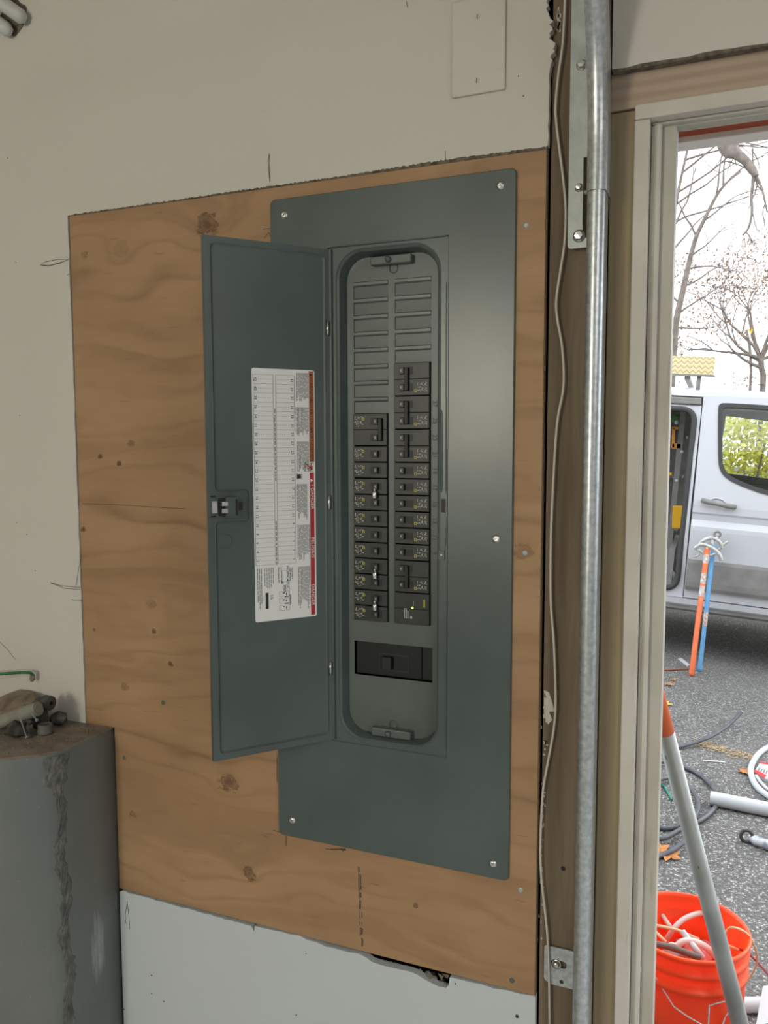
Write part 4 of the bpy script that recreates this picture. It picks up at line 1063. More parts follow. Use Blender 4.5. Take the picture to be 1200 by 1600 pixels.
# rear quarter, fender with arches, far side, ends, bonnet, windscreen
def arch(cx, r, w0): return [(cx - r*math.cos(R_(q)), .36 + r*math.sin(R_(q))) for q in range(10, 171, 16)]
q_ = MB().plate([(-1.425, .41)] + [(-1.425, 1.2), (-3.3, 1.2), (-3.32, .41)] + [p for p in arch(-2.45, .42, .41)], [], lambda a, b, d: Vector((a, d - .004, b)), .03)
q_.plate([(-1.425, 1.2), (-1.425, 1.93), (-3.22, 1.90), (-3.3, 1.2)], [], U, .03); q_.build('rear_quarter', M['van'], van, local=True)
MB().plate([(1.03, .41)] + arch(1.52, .42, .41) + [(2.14, .42), (2.22, .7), (2.18, 1.0), (1.95, 1.14), (1.22, 1.25), (1.03, 1.25)], [], lambda a, b, d: Vector((a, d - .004, b)), .03).build('fender', M['van'], van, local=True)
fs_ = MB().plate([(-3.3, .41), (-2.87, .41)] + arch(-2.45, .42, .41) + [(-2.03, .41), (1.1, .41)] + arch(1.52, .42, .41) + [(2.14, .42), (2.2, .8), (1.95, 1.14), (1.22, 1.25), (-3.3, 1.25)], [], lambda a, b, d: Vector((a, VW - d, b)), .03)
fs_.plate([(-3.3, 1.25), (1.1, 1.25), (.80, 1.93), (-3.2, 1.93)], [[(.08, 1.33), (.95, 1.28), (.72, 1.80), (.10, 1.85)]], lambda a, b, d: Vector((a, VW - d - tum(b), b)), .03)
fs_.build('far_side', M['van_in'], van, local=True)
MB().box(-3.34, -3.3, .1, VW - .1, .45, 1.9, .02).build('rear_doors', M['van'], van, local=True)
bn = [[Vector((u, v, w_)) for v in (.0, .12, VW/2, VW-.12, VW)] for u, w_ in ((1.2, 1.26), (1.95, 1.14), (2.18, 1.0))]
m = MB()
for i in range(2):
    for k in range(4): m.add([bn[i][k], bn[i][k+1], bn[i+1][k+1], bn[i+1][k]], [(0, 1, 2, 3)])
m.build('bonnet', M['van'], van, local=True)
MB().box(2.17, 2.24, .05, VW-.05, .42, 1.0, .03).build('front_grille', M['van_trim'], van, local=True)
MB().add([(.74, .14, 1.93), (1.22, .03, 1.26), (1.22, VW-.03, 1.26), (.74, VW-.14, 1.93)], [(0, 1, 2, 3)]).build('windscreen', M['glass'], van, local=True)
MB().tube([(1.24, .02, 1.25), (.76, .13, 1.92)], .035, 8).build('pillar', M['van'], van, local=True)
for u in (1.52, -2.45):
    for v in (.02, VW - .24):
        wh = MB().lathe([(.20, .0), (.33, .0), (.355, .03), (.355, .19), (.33, .22), (.20, .22)], (u, v, .3555), 32, 'Y').build('wheel', M['tyre'], van, local=True)
        MB().lathe([(0, .03), (.06, .02), (.1, .05), (.17, .04), (.205, .01), (.205, .2)], (u, v, .3555), 24, 'Y').build('wheel_rim', M['hub'], wh, local=True)
# inside
MB().box(-3.25, .9, .06, VW-.06, .47, .50).build('load_floor', M['van_in'], van, local=True)
MB().box(-1.2, -.17, 1.10, 1.14, .5, 1.84).build('shelving_back', M['van_in'], van, local=True)
MB().box(-.20, -.16, .10, VW - .1, .5, .80).build('bulkhead', M['van_in'], van, local=True)
for w_ in (.86, 1.30, 1.62): MB().box(-1.2, -.18, .62, 1.10, w_, w_ + .02).build('shelf', M['van_in'], van, local=True)
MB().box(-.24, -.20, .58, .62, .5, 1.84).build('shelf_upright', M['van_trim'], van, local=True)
MB().box(.10, .62, .35, .85, .80, .95, .04).box(.05, .18, .35, .85, .95, 1.28, .04).build('seat', M['van_in'], van, local=True)
# roof rack with tread plate side
rk = empty('roof_rack', (0, 0, 0)); rk.parent = van; ORG[rk.name] = Vector()
def tread():
    m = mat('yellowish_tread_plate', (.78, .66, .38), .45, .2); n = N(m)
    sx = n.n('ShaderNodeSeparateXYZ'); n.l(n.coord(), sx.inputs[0])
    zig = n.math('PINGPONG', n.math('MULTIPLY', sx.outputs[0], 24), .5)
    s_ = n.math('FRACT', n.math('ADD', n.math('MULTIPLY', sx.outputs[2], 30), n.math('MULTIPLY', zig, 1.2)))
    f = n.ramp(s_, [(.30, (0,0,0)), (.38, (1,1,1)), (.55, (1,1,1)), (.63, (0,0,0))])
    n.color(n.mix(f, (.80, .68, .40), (.50, .40, .22))); n.bump(f, .5, .003); return m
M['tread'] = tread()
MB().box(-1.6, -.022, .16, .172, 2.085, 2.215, .002).build('tread_plate', M['tread'], rk, local=True)
MB().box(-1.6, -.012, .155, .20, 2.073, 2.084).build('rack_rail', M['van_trim'], rk, local=True)
for u in (-.12, -1.4):
    MB().tube([(u, .19, 1.975), (u, .19, 2.073)], .016, 8).build('rack_foot', M['van_trim'], rk, local=True)
for u in (-.2, -1.5): MB().box(u - .02, u + .02, .19, VW - .19, 2.05, 2.072).build('cross_bar', M['van_trim'], rk, local=True)
# goods inside the van
M['orange'] = mat('orange_plastic', (.85, .34, .04), .5); M['yellow_case'] = mat('yellow_plastic', (.85, .47, .02), .45)
def vbox(name, pxs, Yw, m, lab, cat, dep=.04, bev=.006):
    a = at(pxs[0], pxs[1], Yw); b = at(pxs[2], pxs[3], Yw)
    return put(MB().box(min(a.x, b.x), max(a.x, b.x), Yw, Yw + dep, min(a.z, b.z), max(a.z, b.z), bev).build(name, M[m]), lab, cat)
vbox('parts_case', (1051, 790, 1066, 826), 5.62, 'yellow_case', 'yellow parts case in the open doorway of the van', 'case', .05)
bc = empty('bar_clamp', at(1054, 700, 5.63), 'orange bar clamp on the upper shelf inside the van', 'clamp')
for q in ((1050, 668, 1054, 700), (1050, 693, 1064, 701), (1050, 667, 1060, 671)):
    a = at(q[0], q[1], 5.63); b = at(q[2], q[3], 5.63); MB().box(a.x, b.x, 5.63, 5.66, b.z, a.z, .003).build('clamp_arm', M['orange'], bc)
vbox('orange_hand_tool', (1043, 738, 1050, 743), 5.62, 'yellow_case', 'small orange tool at the shelf edge beside the door jamb', 'tool', .03)
M['leafgreen'] = mat('green_fabric', (.10, .20, .07), .8)
a = at(1060, 655, 5.7); m = MB(); lump(m, a, .045, 5, 2, (1.2, .8, .8)); put(m.build('green_bundle', M['leafgreen']), 'green cloth bundle on the top shelf inside the van', 'bundle')
for i, (px, py, lb) in enumerate(((1057, 660, 'white round reel end on the top van shelf'), (1057, 751, 'small white tag hanging mid-way in the van doorway'), (1065, 706, 'white plug below the orange bar clamp'))):
    a = at(px, py, 5.60); put(MB().lathe([(0, -.004), (.006, -.004), (.012 if i else .016, 0), (.012 if i else .016, .01), (0, .012)], a, 12, 'Y').build(('spool', 'paper_tag', 'white_plug')[i], M['pvc_white']), lb, ('spool', 'tag', 'plug')[i])
for i, (px, py, r, lb) in enumerate(((1046, 903, .055, 'cloudy plastic jug on the van floor by the door step'), (1052, 885, .04, 'grey dented can behind the jug on the van floor'))):
    a = at(px, py, 5.30 + .12*i); m = MB().lathe([(0, -.10), (r, -.10), (r*1.05, -.05), (r, .02), (r*.6, .05), (r*.3, .06), (r*.3, .08), (0, .08)], a, 18); put(m.build('jug', M['pvc' if i == 0 else 'van_in']), lb, 'jug')

# ------------------------------------------------------------------ CONDUIT BENDERS LEANING ON THE VAN
M['bend_o'] = noisy('worn_orange_paint', (.72, .13, .04), (.82, .18, .06), 20, .5); M['bend_b'] = noisy('worn_blue_paint', (.09, .27, .50), (.14, .35, .60), 20, .5)
M['cast'] = noisy('cast_aluminium', (.45, .45, .42), (.62, .62, .58), 30, .45, metal=.4)
def bender(base, top, Yt, r, m, lab, head, patches):
    b = G(*base); t = at(*top, Yt); root = empty('conduit_bender', b, lab, 'conduit bender', 'conduit benders leaning on the van')
    d = (t-b)
    MB().tube([b, b + d*.02, t], r, 14).build('handle', M[m], root)
    for f0, f1 in patches: MB().tube([b + d*f0, b + d*f1], r*1.015, 14, False).build('worn_label', M['print_w'], root)
    def P(px, py, dy=0): return at(px, py, Yt + dy)
    for i, (pts, rr) in enumerate(head): MB().tube(smooth_path([P(*q) for q in pts], 4) if len(pts) > 2 else [P(*q) for q in pts], rr, 8).build('shoe' if i == 0 else 'shoe_web', M['cast'], root)
    return root
M['print_w'] = noisy('scuffed_white_label', (.72, .70, .68), (.45, .30, .26), 60, .6)
bender((1080, 1056), (1105, 857), 4.90, .0175, 'bend_o', 'orange conduit bender leaning on the van, front of the pair',
       [([(1085, 857), (1094, 851), (1105, 853), (1117, 859), (1125, 868), (1127, 876)], .014), ([(1092, 858), (1104, 868), (1118, 865)], .009), ([(1105, 855), (1104, 870)], .012), ([(1086, 856), (1093, 863), (1089, 869), (1083, 870)], .006)], ((.62, .70), (.72, .80), (.88, .95)))
bender((1093, 1049), (1115, 852), 4.965, .0150, 'bend_b', 'blue conduit bender leaning on the van behind the orange one',
       [([(1088, 855), (1097, 846), (1108, 841), (1118, 842), (1126, 849), (1128, 857)], .014), ([(1113, 843), (1115, 858)], .012), ([(1122, 860), (1132, 850), (1138, 846)], .010), ([(1119, 842), (1121, 839)], .012)], ((.36, .47),))
rg_ = bpy.data.objects['conduit_bender.001']
a = at(1121, 835, 4.965); MB().tube([a + Vector((.020*math.cos(q), 0, .020*math.sin(q))) for q in [2*math.pi*i/16 for i in range(17)]], .008, 8).build('foot_ring', M['van_trim'], rg_)

# ------------------------------------------------------------------ GROUND CLUTTER
M['cable_b'] = noisy('dark_cable_jacket', (.07, .075, .09), (.11, .115, .13), 30, .5)
cp = [(1158,1113,.07),(1137,1134,.05),(1110,1151,.03),(1080,1162,.01),(1046,1171,0),(1015,1185,0),(1000,1210,0),(1005,1255,0),(1028,1291,0),(1055,1292,0),(1090,1284,0),(1114,1266,0),(1121,1249,0),(1113,1230,0),(1095,1212,0),(1072,1200,0),(1050,1192,.0),(1020,1192,.02),(1000,1220,.02),(1003,1285,.02),(1028,1310,.01),(1055,1301,.02),(1080,1283,.03),(1091,1262,.02),(1085,1240,.01),(1068,1222,.01),(1045,1215,.01),(1010,1230,.03),(990,1290,.03),(1002,1340,.01),(1028,1338,.0),(1055,1326,.01),(1078,1306,.03),(1084,1285,.04),(1075,1256,.02),(1058,1238,.0)]
cb = empty('cable_coil', G(1050, 1250), 'dark grey cable coiled loosely on the asphalt behind the pole', 'cable')
pts = smooth_path([G(x, y, .011 + l) for x, y, l in cp], 6)
MB().tube(pts, .0100, 10).build('jacket', M['cable_b'], cb)
d = (pts[0]-pts[1]).normalized(); MB().tube([pts[0], pts[0] + d*.012], .0075, 10).build('cut_end', M['bright_trim'], cb)
def gpipe(p0, p1, r, m, lab, name='grey_pipe'):
    a = G(*p0, r); b = G(*p1, r); dd = (b-a).normalized()
    mb = MB().tube([a, b], r, 24, False); mb.tube([b, a], r*.86, 24, False)
    nn = 24
    o = put(mb.build(name, M[m], fix=False), lab, 'pipe'); return o
gpipe((1110, 1247), (1330, 1290), .031, 'pvc', 'wide grey plastic pipe lying on the asphalt right of the cable coil')
gpipe((1150, 1571), (1290, 1566), .020, 'pvc', 'narrow grey pipe on the asphalt beside the orange bucket', 'grey_pipe')
pts = smooth_path([G(x, y, .014) for x, y in ((1260,1150),(1215,1162),(1190,1174),(1177,1190),(1173,1206),(1179,1224),(1195,1240),(1230,1258),(1270,1250))], 5)
put(MB().tube(pts, .014, 10).build('flexible_conduit', M['pvc']), 'pale grey flexible conduit looped at the right of the asphalt', 'conduit')
pts = smooth_path([G(x, y, .012) for x, y in ((1181,1212),(1190,1224),(1205,1236),(1235,1240))], 5)
put(MB().tube(pts, .008, 8).build('thin_conduit', M['pvc']), 'thinner pale conduit lying inside the flexible loop', 'conduit')
M['red_pack'] = mat('red_package', (.55, .04, .05), .4); M['white_pack'] = mat('white_package', (.60, .60, .63), .4)
def gquad(mb, pl_, lift, th_=.012):
    P = [G(x, y, lift) for x, y in pl_]; Q = [p + Vector((0, 0, -th_)) for p in P]; n = len(P)
    mb.add(P + Q, [tuple(range(n)), tuple(range(2*n-1, n-1, -1))] + [(i, (i+1) % n, n + (i+1) % n, n + i) for i in range(n)]); return mb
pk = empty('plastic_package', G(1190, 1205), 'flat red and white plastic package inside the pale conduit loop', 'package')
gquad(MB(), [(1178,1206),(1188,1191),(1228,1196),(1222,1222),(1194,1216)], .014, .014).build('packet', M['white_pack'], pk)
gquad(MB(), [(1178,1206),(1180,1202),(1198,1211),(1194,1216)], .016, .0015).build('red_stripe', M['red_pack'], pk)
gquad(MB(), [(1186,1192),(1188,1190),(1228,1195),(1228,1199)], .016, .0015).build('red_stripe', M['red_pack'], pk)
for i in range(4): gquad(MB(), [(1186+i*4,1199+i*1.4),(1188+i*4,1199.5+i*1.4),(1186+i*4,1204+i*1.6),(1184+i*4,1203.5+i*1.6)], .016, .001).build('print_line', M['ink_grey'], pk)
cl = empty('hose_fitting', G(1170, 1312), 'dark ring fitting with a bluish plastic wrap on the asphalt', 'fitting')
a = G(1167, 1307, .024); MB().tube([a + Vector((.022*math.cos(q), .006*math.sin(q), .022*math.sin(q))) for q in [2*math.pi*i/18 for i in range(19)]], .007, 8).build('ring', M['black_plastic'], cl)
M['wrap'] = noisy('bluish_plastic_wrap', (.30, .34, .42), (.62, .64, .68), 40, .25, lo=.4, hi=.6)
m = MB().tube([G(1172,1312,.016), G(1180,1313,.022), G(1192,1317,.024), G(1205,1322,.022), G(1225,1328,.012)], [.010, .020, .018, .022, .012], 9); m.build('plastic_wrap', M['wrap'], cl)
# printed carton at the frame edge
ct = empty('printed_carton', G(1195, 1590), 'white printed carton leaning beside the narrow grey pipe', 'carton')
A_ = [at(1181, 1603, .86), at(1192, 1541, .98), at(1240, 1552, 1.06), at(1232, 1620, .94)]
bk = Vector((.75, .65, -.05))*.05
MB().add(A_ + [p + bk for p in A_], [(0,1,2,3),(7,6,5,4),(0,1,5,4),(1,2,6,5),(2,3,7,6),(3,0,4,7)]).build('box', M['white_pack'], ct)
def cpt(s, t): 
    p = (A_[1]*(1-s) + A_[2]*s)*(1-t) + (A_[0]*(1-s) + A_[3]*s)*t
    return p - bk*.015
m = MB(); rk2 = random.Random(9)
for i in range(6):
    t = .06
    while t < .9:
        l = rk2.uniform(.03, .09); s = .03 + i*.042; m.add([cpt(s, t), cpt(s + .022, t), cpt(s + .022, t + l), cpt(s, t + l)], [(0,1,2,3)]); t += l + .02
m.add([cpt(.16, .72), cpt(.30, .72), cpt(.30, .92), cpt(.16, .92)], [(0,1,2,3)])
m.build('fine_print', M['ink'], ct, fix=False)
# leaves
def leafmat(n_, c): return noisy(n_, tuple(x*.8 for x in c), c, 30, .7)
M['leaf_o'] = leafmat('orange_leaf', (.55, .22, .06)); M['leaf_y'] = leafmat('yellow_leaf', (.72, .48, .04)); M['leaf_b'] = leafmat('brown_leaf', (.40, .22, .10))
def leaf(px, py, r, m, lab, seed):
    q = random.Random(seed); c = G(px, py, .004); a0 = q.uniform(0, 6.28); vs = [c + Vector((0, 0, .006))]; n = 20
    for i in range(n):
        a = a0 + 2*math.pi*i/n; k = (1.0 if i % 4 == 0 else .55 if i % 2 == 0 else .72)*(1.15 - .3*abs(math.sin((a-a0)/2)))
        vs.append(c + Vector((r*k*math.cos(a), r*k*math.sin(a), q.uniform(0, .010))))
    lf = empty('fallen_leaf', c, lab, 'leaf', 'fallen leaves')
    MB().add(vs, [(0, i+1, (i+1) % n + 1) for i in range(n)]).build('blade', M[m], lf, fix=False)
    MB().tube([c + Vector((0, 0, .006)), c + Vector((-r*1.3*math.cos(a0), -r*1.3*math.sin(a0), .004))], .0012, 5).build('stem', M[m], lf)
leaf(1043, 1337, .055, 'leaf_o', 'large orange leaf under the lowest loop of the dark cable', 1)
leaf(1031, 1327, .05, 'leaf_o', 'orange leaf half hidden by the jamb above the cable loop', 7)
leaf(1037, 1099, .05, 'leaf_y', 'bright yellow leaf by the jamb above the pole tip', 2)
leaf(1045, 1070, .045, 'leaf_b', 'brown leaf by the jamb below the orange bender', 3)
leaf(1052, 1062, .035, 'leaf_b', 'small curled brown leaf nearest the orange bender foot', 4)
leaf(1048, 1152, .04, 'leaf_o', 'tan leaf just right of the orange pole tip', 5)
leaf(1164, 1206, .042, 'leaf_o', 'orange leaf touching the pale conduit loop', 6)
rn = random.Random(14); m = MB()
for i in range(130):
    t = rn.random(); c = G(1088 + 92*t, 1162 + 24*t + rn.gauss(0, 3.0), .004); a = rn.uniform(0, 3.14); L = rn.uniform(.02, .05)
    m.tube([c, c + Vector((L*math.cos(a), L*math.sin(a), .004))], .0016, 4, False)
put(m.build('pine_needles', mat('tan_needles', (.50, .37, .22), .8)), 'thin drift of tan pine needles across the asphalt', 'needles', kind='stuff')
put(MB().tube([G(1099, 1188, .005), G(1133, 1191, .005)], .0035, 8).build('white_stick', M['bright_trim']), 'straight white stick lying beside the pine needles', 'stick')
m = MB(); a = G(1062, 1031, .004); gquad(m, [(1059,1029),(1065,1028),(1078,1038),(1074,1041)], .006, .004); put(m.build('paper_scrap', M['white_pack']), 'pale paper scrap behind the orange bender foot', 'paper')
put(MB().tube([G(1020, 1047, .008), G(1078, 1045, .008)], .008, 8).build('rusty_rod', mat('rusty_steel', (.30, .13, .08), .7)), 'reddish rod on the asphalt behind the bender feet', 'rod')
gwm = MB().tube(smooth_path([G(1015, 1205, .006), G(1028, 1222, .008), G(1036, 1227, .006), G(1050, 1250, .006)], 4), .005, 8); put(gwm.build('green_cable', mat('teal_insulation', (.02, .25, .18), .4)), 'short green cable poking out beside the jamb', 'cable')

# ------------------------------------------------------------------ BUCKET
M['bucket'] = mat('orange_red_bucket', (1.0, .10, .022), .38, spec=.4)
bb_ = M['bucket'].node_tree.nodes['Principled BSDF']; bb_.inputs['Subsurface Weight'].default_value = .6; bb_.inputs['Subsurface Radius'].default_value = (1, .25, .1); bb_.inputs['Subsurface Scale'].default_value = .02
bc_ = Vector((.622, .978, -.95)); bk_ = empty('bucket', bc_, 'orange-red plastic bucket full of cable scraps outside the jamb', 'bucket')
MB().lathe([(0, .0), (.125, .0), (.131, .01), (.1425, .25), (.1425, .275), (.149, .277), (.149, .287), (.1435, .289), (.1445, .318), (.150, .320), (.150, .330), (.1455, .332), (.1465, .358), (.1525, .360), (.1540, .366), (.1520, .371), (.1465, .371), (.1440, .362), (.1415, .30), (.1395, .298), (.1380, .24), (.128, .012), (0, .010)], bc_, 64).build('shell', M['bucket'], bk_)
def bsurf(px, py, lift=.0012):
    # nearest hit of the image ray with the bucket's outer cone
    d = ray(px, py); best = None; t = .5
    while t < 4:
        p = CAM + d*t; h = p.z - bc_.z; rr_ = .131 + (.1425-.131)*max(0, min(1, h/.25))
        if math.hypot(p.x - bc_.x, p.y - bc_.y) <= rr_ + lift: return p
        t += .0015
    return CAM + d*2
for pl_ in ([(1005, 1490), (1023, 1524), (1038, 1549), (1053, 1573), (1074, 1588), (1095, 1600), (1110, 1609)], [(1106, 1612), (1107, 1590), (1108, 1571), (1122, 1567), (1140, 1563)]):
    pts = []
    for i in range(len(pl_)-1):
        for k in range(5): pts.append(bsurf(pl_[i][0] + (pl_[i+1][0]-pl_[i][0])*k/5, pl_[i][1] + (pl_[i+1][1]-pl_[i][1])*k/5))
    MB().tube(pts, .0019, 6).build('printed_outline', M['sheet'], bk_)
pts = [bsurf(x, y) for x, y in ((1127, 1603), (1131, 1592), (1138, 1580), (1146, 1583), (1146, 1604))]
MB().add(pts, [(0, 1, 2, 3, 4)]).build('printed_patch', M['sheet'], bk_, fix=False)
def inb(px, py, h): return on(px, py, 2, bc_.z + h)
M['w_cream'] = mat('cream_wire', (.72, .55, .32), .5); M['w_white'] = mat('white_wire', (.75, .66, .62), .5); M['w_red'] = mat('red_wire', (.50, .02, .03), .45); M['w_pink'] = mat('pink_scrap', (.72, .22, .20), .6)
scr = [('cable_scrap', 'w_white', .006, [(1022,1402,.33),(1032,1425,.31),(1046,1446,.30),(1052,1450,.29)], 'pale cable rising along the jamb side of the bucket', 'cable'),
       ('cable_scrap', 'w_white', .007, [(1040,1470,.26),(1052,1452,.30),(1066,1438,.32),(1082,1430,.33),(1098,1426,.33)], 'thick white cable arching across the back of the bucket', 'cable'),
       ('cable_scrap', 'w_cream', .0045, [(1024,1446,.31),(1040,1449,.31),(1060,1454,.31),(1078,1462,.30),(1092,1468,.29)], 'tan cable lying straight across the bucket', 'cable'),
       ('cable_scrap', 'w_cream', .0045, [(1024,1456,.30),(1032,1464,.30),(1040,1472,.29)], 'short cream cable at the left of the bucket', 'cable'),
       ('cable_scrap', 'w_white', .0085, [(1056,1480,.30),(1066,1472,.315),(1078,1470,.32),(1092,1474,.315),(1106,1482,.30),(1116,1494,.28)], 'white cable bowed over the front of the bucket', 'cable'),
       ('pipe_scrap', 'pvc', .008, [(1066,1455,.33),(1075,1467,.32),(1088,1484,.31),(1098,1497,.29)], 'white pipe piece slanting inside the bucket', 'pipe'),
       ('conduit_scrap', 'dark_pvc', .008, [(1016,1474,.32),(1040,1478,.32),(1068,1487,.315),(1094,1497,.305)], 'grey corrugated conduit inside the front rim of the bucket', 'conduit'),
       ('wire_scrap', 'w_cream', .003, [(1122,1478,.31),(1134,1458,.33),(1140,1450,.35),(1150,1450,.38),(1163,1456,.385),(1173,1466,.36),(1180,1482,.31),(1183,1500,.25),(1176,1520,.16),(1162,1540,.06)], 'tan wire looping out over the right bucket rim', 'wire'),
       ('wire_scrap', 'w_red', .003, [(1154,1483,.31),(1165,1487,.30),(1180,1500,.24),(1196,1518,.15),(1215,1540,.05)], 'red wire running out of the bucket to the right', 'wire'),
       ('wire_scrap', 'w_cream', .0042, [(1126,1472,.32),(1138,1478,.32),(1154,1485,.31)], 'stripped cream wire end inside the right bucket rim', 'wire'),
       ('wire_scrap', 'w_white', .003, [(1042,1478,.31),(1048,1474,.32),(1056,1476,.31)], 'tiny white wire curl by the conduit in the bucket', 'wire')]
for nm, m_, r_, pth_, lb, ct_ in scr:
    put(MB().tube(smooth_path([inb(x, y, h) for x, y, h in pth_], 5), r_, 10).build(nm, M[m_]), lb, ct_, 'scraps in the bucket')
for i, (x, y, h, r_, m_, lb) in enumerate(((1088, 1488, .25, .035, 'w_pink', 'pink crumpled scrap in the middle of the bucket'), (1108, 1480, .24, .034, 'w_pink', 'pink crumpled scrap at the right of the bucket'), (1064, 1470, .23, .032, 'w_pink', 'pink crumpled scrap at the left of the bucket'), (1050, 1490, .20, .04, 'white_pack', 'white crumpled scrap low in the bucket'))):
    m = MB(); lump(m, inb(x, y, h), r_, 50+i, 2, (1, 1, .7), .4); put(m.build('scrap_wrapper', M[m_]), lb, 'scrap', 'scraps in the bucket')
m = MB().lathe([(0, .20), (.120, .19), (.1325, .185)], bc_, 24); put(m.build('scrap_pile', noisy('mixed_scraps', (.45, .12, .08), (.65, .45, .35), 60, .8)), 'packed layer of scraps filling the bucket below the cables', 'scraps', kind='stuff')

# ------------------------------------------------------------------ LEANING POLE WITH ORANGE TIP
pl0 = at(1046, 1168, .62); pl1 = at(1146, 1560, .80); dv = (pl1 - pl0)
kk = (-.95 + .02 - pl0.z)/dv.z; foot_ = pl0 + dv*kk; topp = pl0 - dv*1.15
def paintpole():
    m = mat('scuffed_grey_pole', (.45, .48, .47), .45, .2); n = N(m)
    f = n.noise(n.pos((1, 1, .35)), 55, 3); c = n.ramp(n.noise(n.pos(), 9, 3), [(.35, (.40, .43, .42)), (.65, (.52, .55, .54))])
    n.color(n.mix(n.ramp(f, [(.70, (0,0,0)), (.74, (.9,)*3)]), c, (.14, .13, .11))); return m
M['pole'] = paintpole()
pr = empty('leaning_pole', foot_, 'scuffed grey metal pole with orange top leaning behind the casing', 'pole')
tip = pl0 - dv*(22/392.0)
MB().tube([foot_, tip], [.0205, .0180], 20).build('shaft', M['pole'], pr)
MB().tube([tip, topp], [.0182, .016], 20).build('orange_sleeve', mat('bright_orange_sleeve', (.95, .20, .07), .45), pr)

# ------------------------------------------------------------------ TREES AND SHRUBS
M['bark'] = noisy('grey_brown_bark', (.16, .13, .11), (.26, .22, .19), 12, .9)
M['leaf_tan'] = leafmat('withered_leaf', (.36, .24, .17)); M['leaf_yg'] = leafmat('yellow_green_leaf', (.70, .66, .12)); M['leaf_gr'] = leafmat('green_leaf', (.26, .36, .10))
def grow(mb, p, d, L, r, depth, q, droop=0.0, kids=(2, 3), tips=None, spread=.6):
    n = 4; pts = [p]; rs = [r]
    for i in range(n):
        d = (d + Vector((q.gauss(0, .16), q.gauss(0, .10), q.gauss(0, .14) - droop))).normalized(); p = p + d*L/n; pts.append(p); rs.append(r*(1 - .5*(i+1)/n))
        if depth > 0 and i >= 1:
            for _ in range(q.randint(0, 1)):
                dd = (d + Vector((q.gauss(0, spread), q.gauss(0, spread*.6), q.gauss(0, spread*.7)))).normalized(); grow(mb, p, dd, L*q.uniform(.4, .65), rs[-1]*.6, depth-1, q, droop, kids, tips, spread)
    mb.tube(pts, rs, 5 if r > .02 else 4, False)
    if depth > 0:
        for _ in range(q.randint(*kids)):
            dd = (d + Vector((q.gauss(0, spread*.8), q.gauss(0, spread*.5), q.gauss(0, spread*.6)))).normalized(); grow(mb, p, dd, L*q.uniform(.55, .8), rs[-1]*.75, depth-1, q, droop, kids, tips, spread)
    elif tips is not None: tips.append(p)
def leaves(pts, n, s, spread, seed, mb=None):
    q = random.Random(seed); mb = mb or MB()
    for p in pts:
        for _ in range(n):
            c = p + Vector((q.gauss(0, spread), q.gauss(0, spread), q.gauss(0, spread))); a = Vector((q.gauss(0,1), q.gauss(0,1), q.gauss(0,1))).normalized(); b = a.orthogonal().normalized(); k = s*q.uniform(.6, 1.3)
            mb.add([c - a*k, c + b*k*.6, c + a*k, c - b*k*.6], [(0, 1, 2, 3)])
    return mb
def trunk_path(pxs, Y, base=True):
    P = [at(x, y, Y) for x, y in pxs]
    if base: P = [Vector((P[0].x - .1, Y, ground(P[0].x, Y) - .05))] + P
    return P
# slender leaning tree left in the opening
q = random.Random(41); YA = 12.0
tA = empty('bare_tree', trunk_path([(1052, 560)], YA)[0], 'slender bare tree leaning right behind the roof rack', 'tree')
P = trunk_path([(1052, 560), (1057, 500), (1068, 450), (1078, 405), (1088, 370), (1102, 340), (1120, 305), (1138, 283), (1158, 268)], YA)
m = MB().tube(smooth_path(P, 4), [.058 - .046*i/(4*(len(P)-1)) for i in range(4*(len(P)-1)+1)], 8)
for x, y, dx, dz, L in ((1060, 490, .9, .5, .5), (1068, 448, .9, .35, .6), (1075, 420, 1, .1, .5), (1080, 400, .6, .6, .55), (1088, 370, -.5, 1, .7), (1100, 345, 1, .3, .5), (1118, 310, .2, 1, .7), (1130, 292, -.2, 1, .5), (1062, 475, -.6, 1, .9), (1140, 280, 1, .6, .5), (1058, 512, .9, -.1, .5)):
    grow(m, at(x, y, YA), Vector((dx, q.uniform(-.3, .3), dz)).normalized(), L, .016, 2, q, 0, (1, 3), None, .5)
m.build('trunk', M['bark'], tA)
# twiggy tree close to the jamb
q = random.Random(17); YB = 14.0
tB = empty('bare_tree', Vector((at(1050, 500, YB).x - .3, YB, ground(0, YB))), 'twiggy bare tree with fine branches hugging the door jamb', 'tree')
P = trunk_path([(1030, 520), (1040, 420), (1054, 330), (1066, 270), (1080, 210), (1095, 150)], YB); m = MB().tube(smooth_path(P, 3), [.05 - .04*i/(3*(len(P)-1)) for i in range(3*(len(P)-1)+1)], 7)
for x, y, dx, dz, L in ((1050, 350, .9, .5, 1.0), (1056, 320, .9, .7, 1.1), (1060, 300, .9, .45, 1.2), (1066, 270, 1, .3, 1.1), (1070, 250, .8, .2, 1.2), (1078, 225, 1, .1, 1.1), (1056, 350, .4, 1, .8), (1052, 390, .6, .9, .8), (1085, 200, 1, -.2, 1.2)):
    grow(m, at(x, y, YB), Vector((dx, q.uniform(-.3, .3), dz)).normalized(), L, .020, 3, q, .02, (1, 2), None, .5)
m.build('trunk', M['bark'], tB)
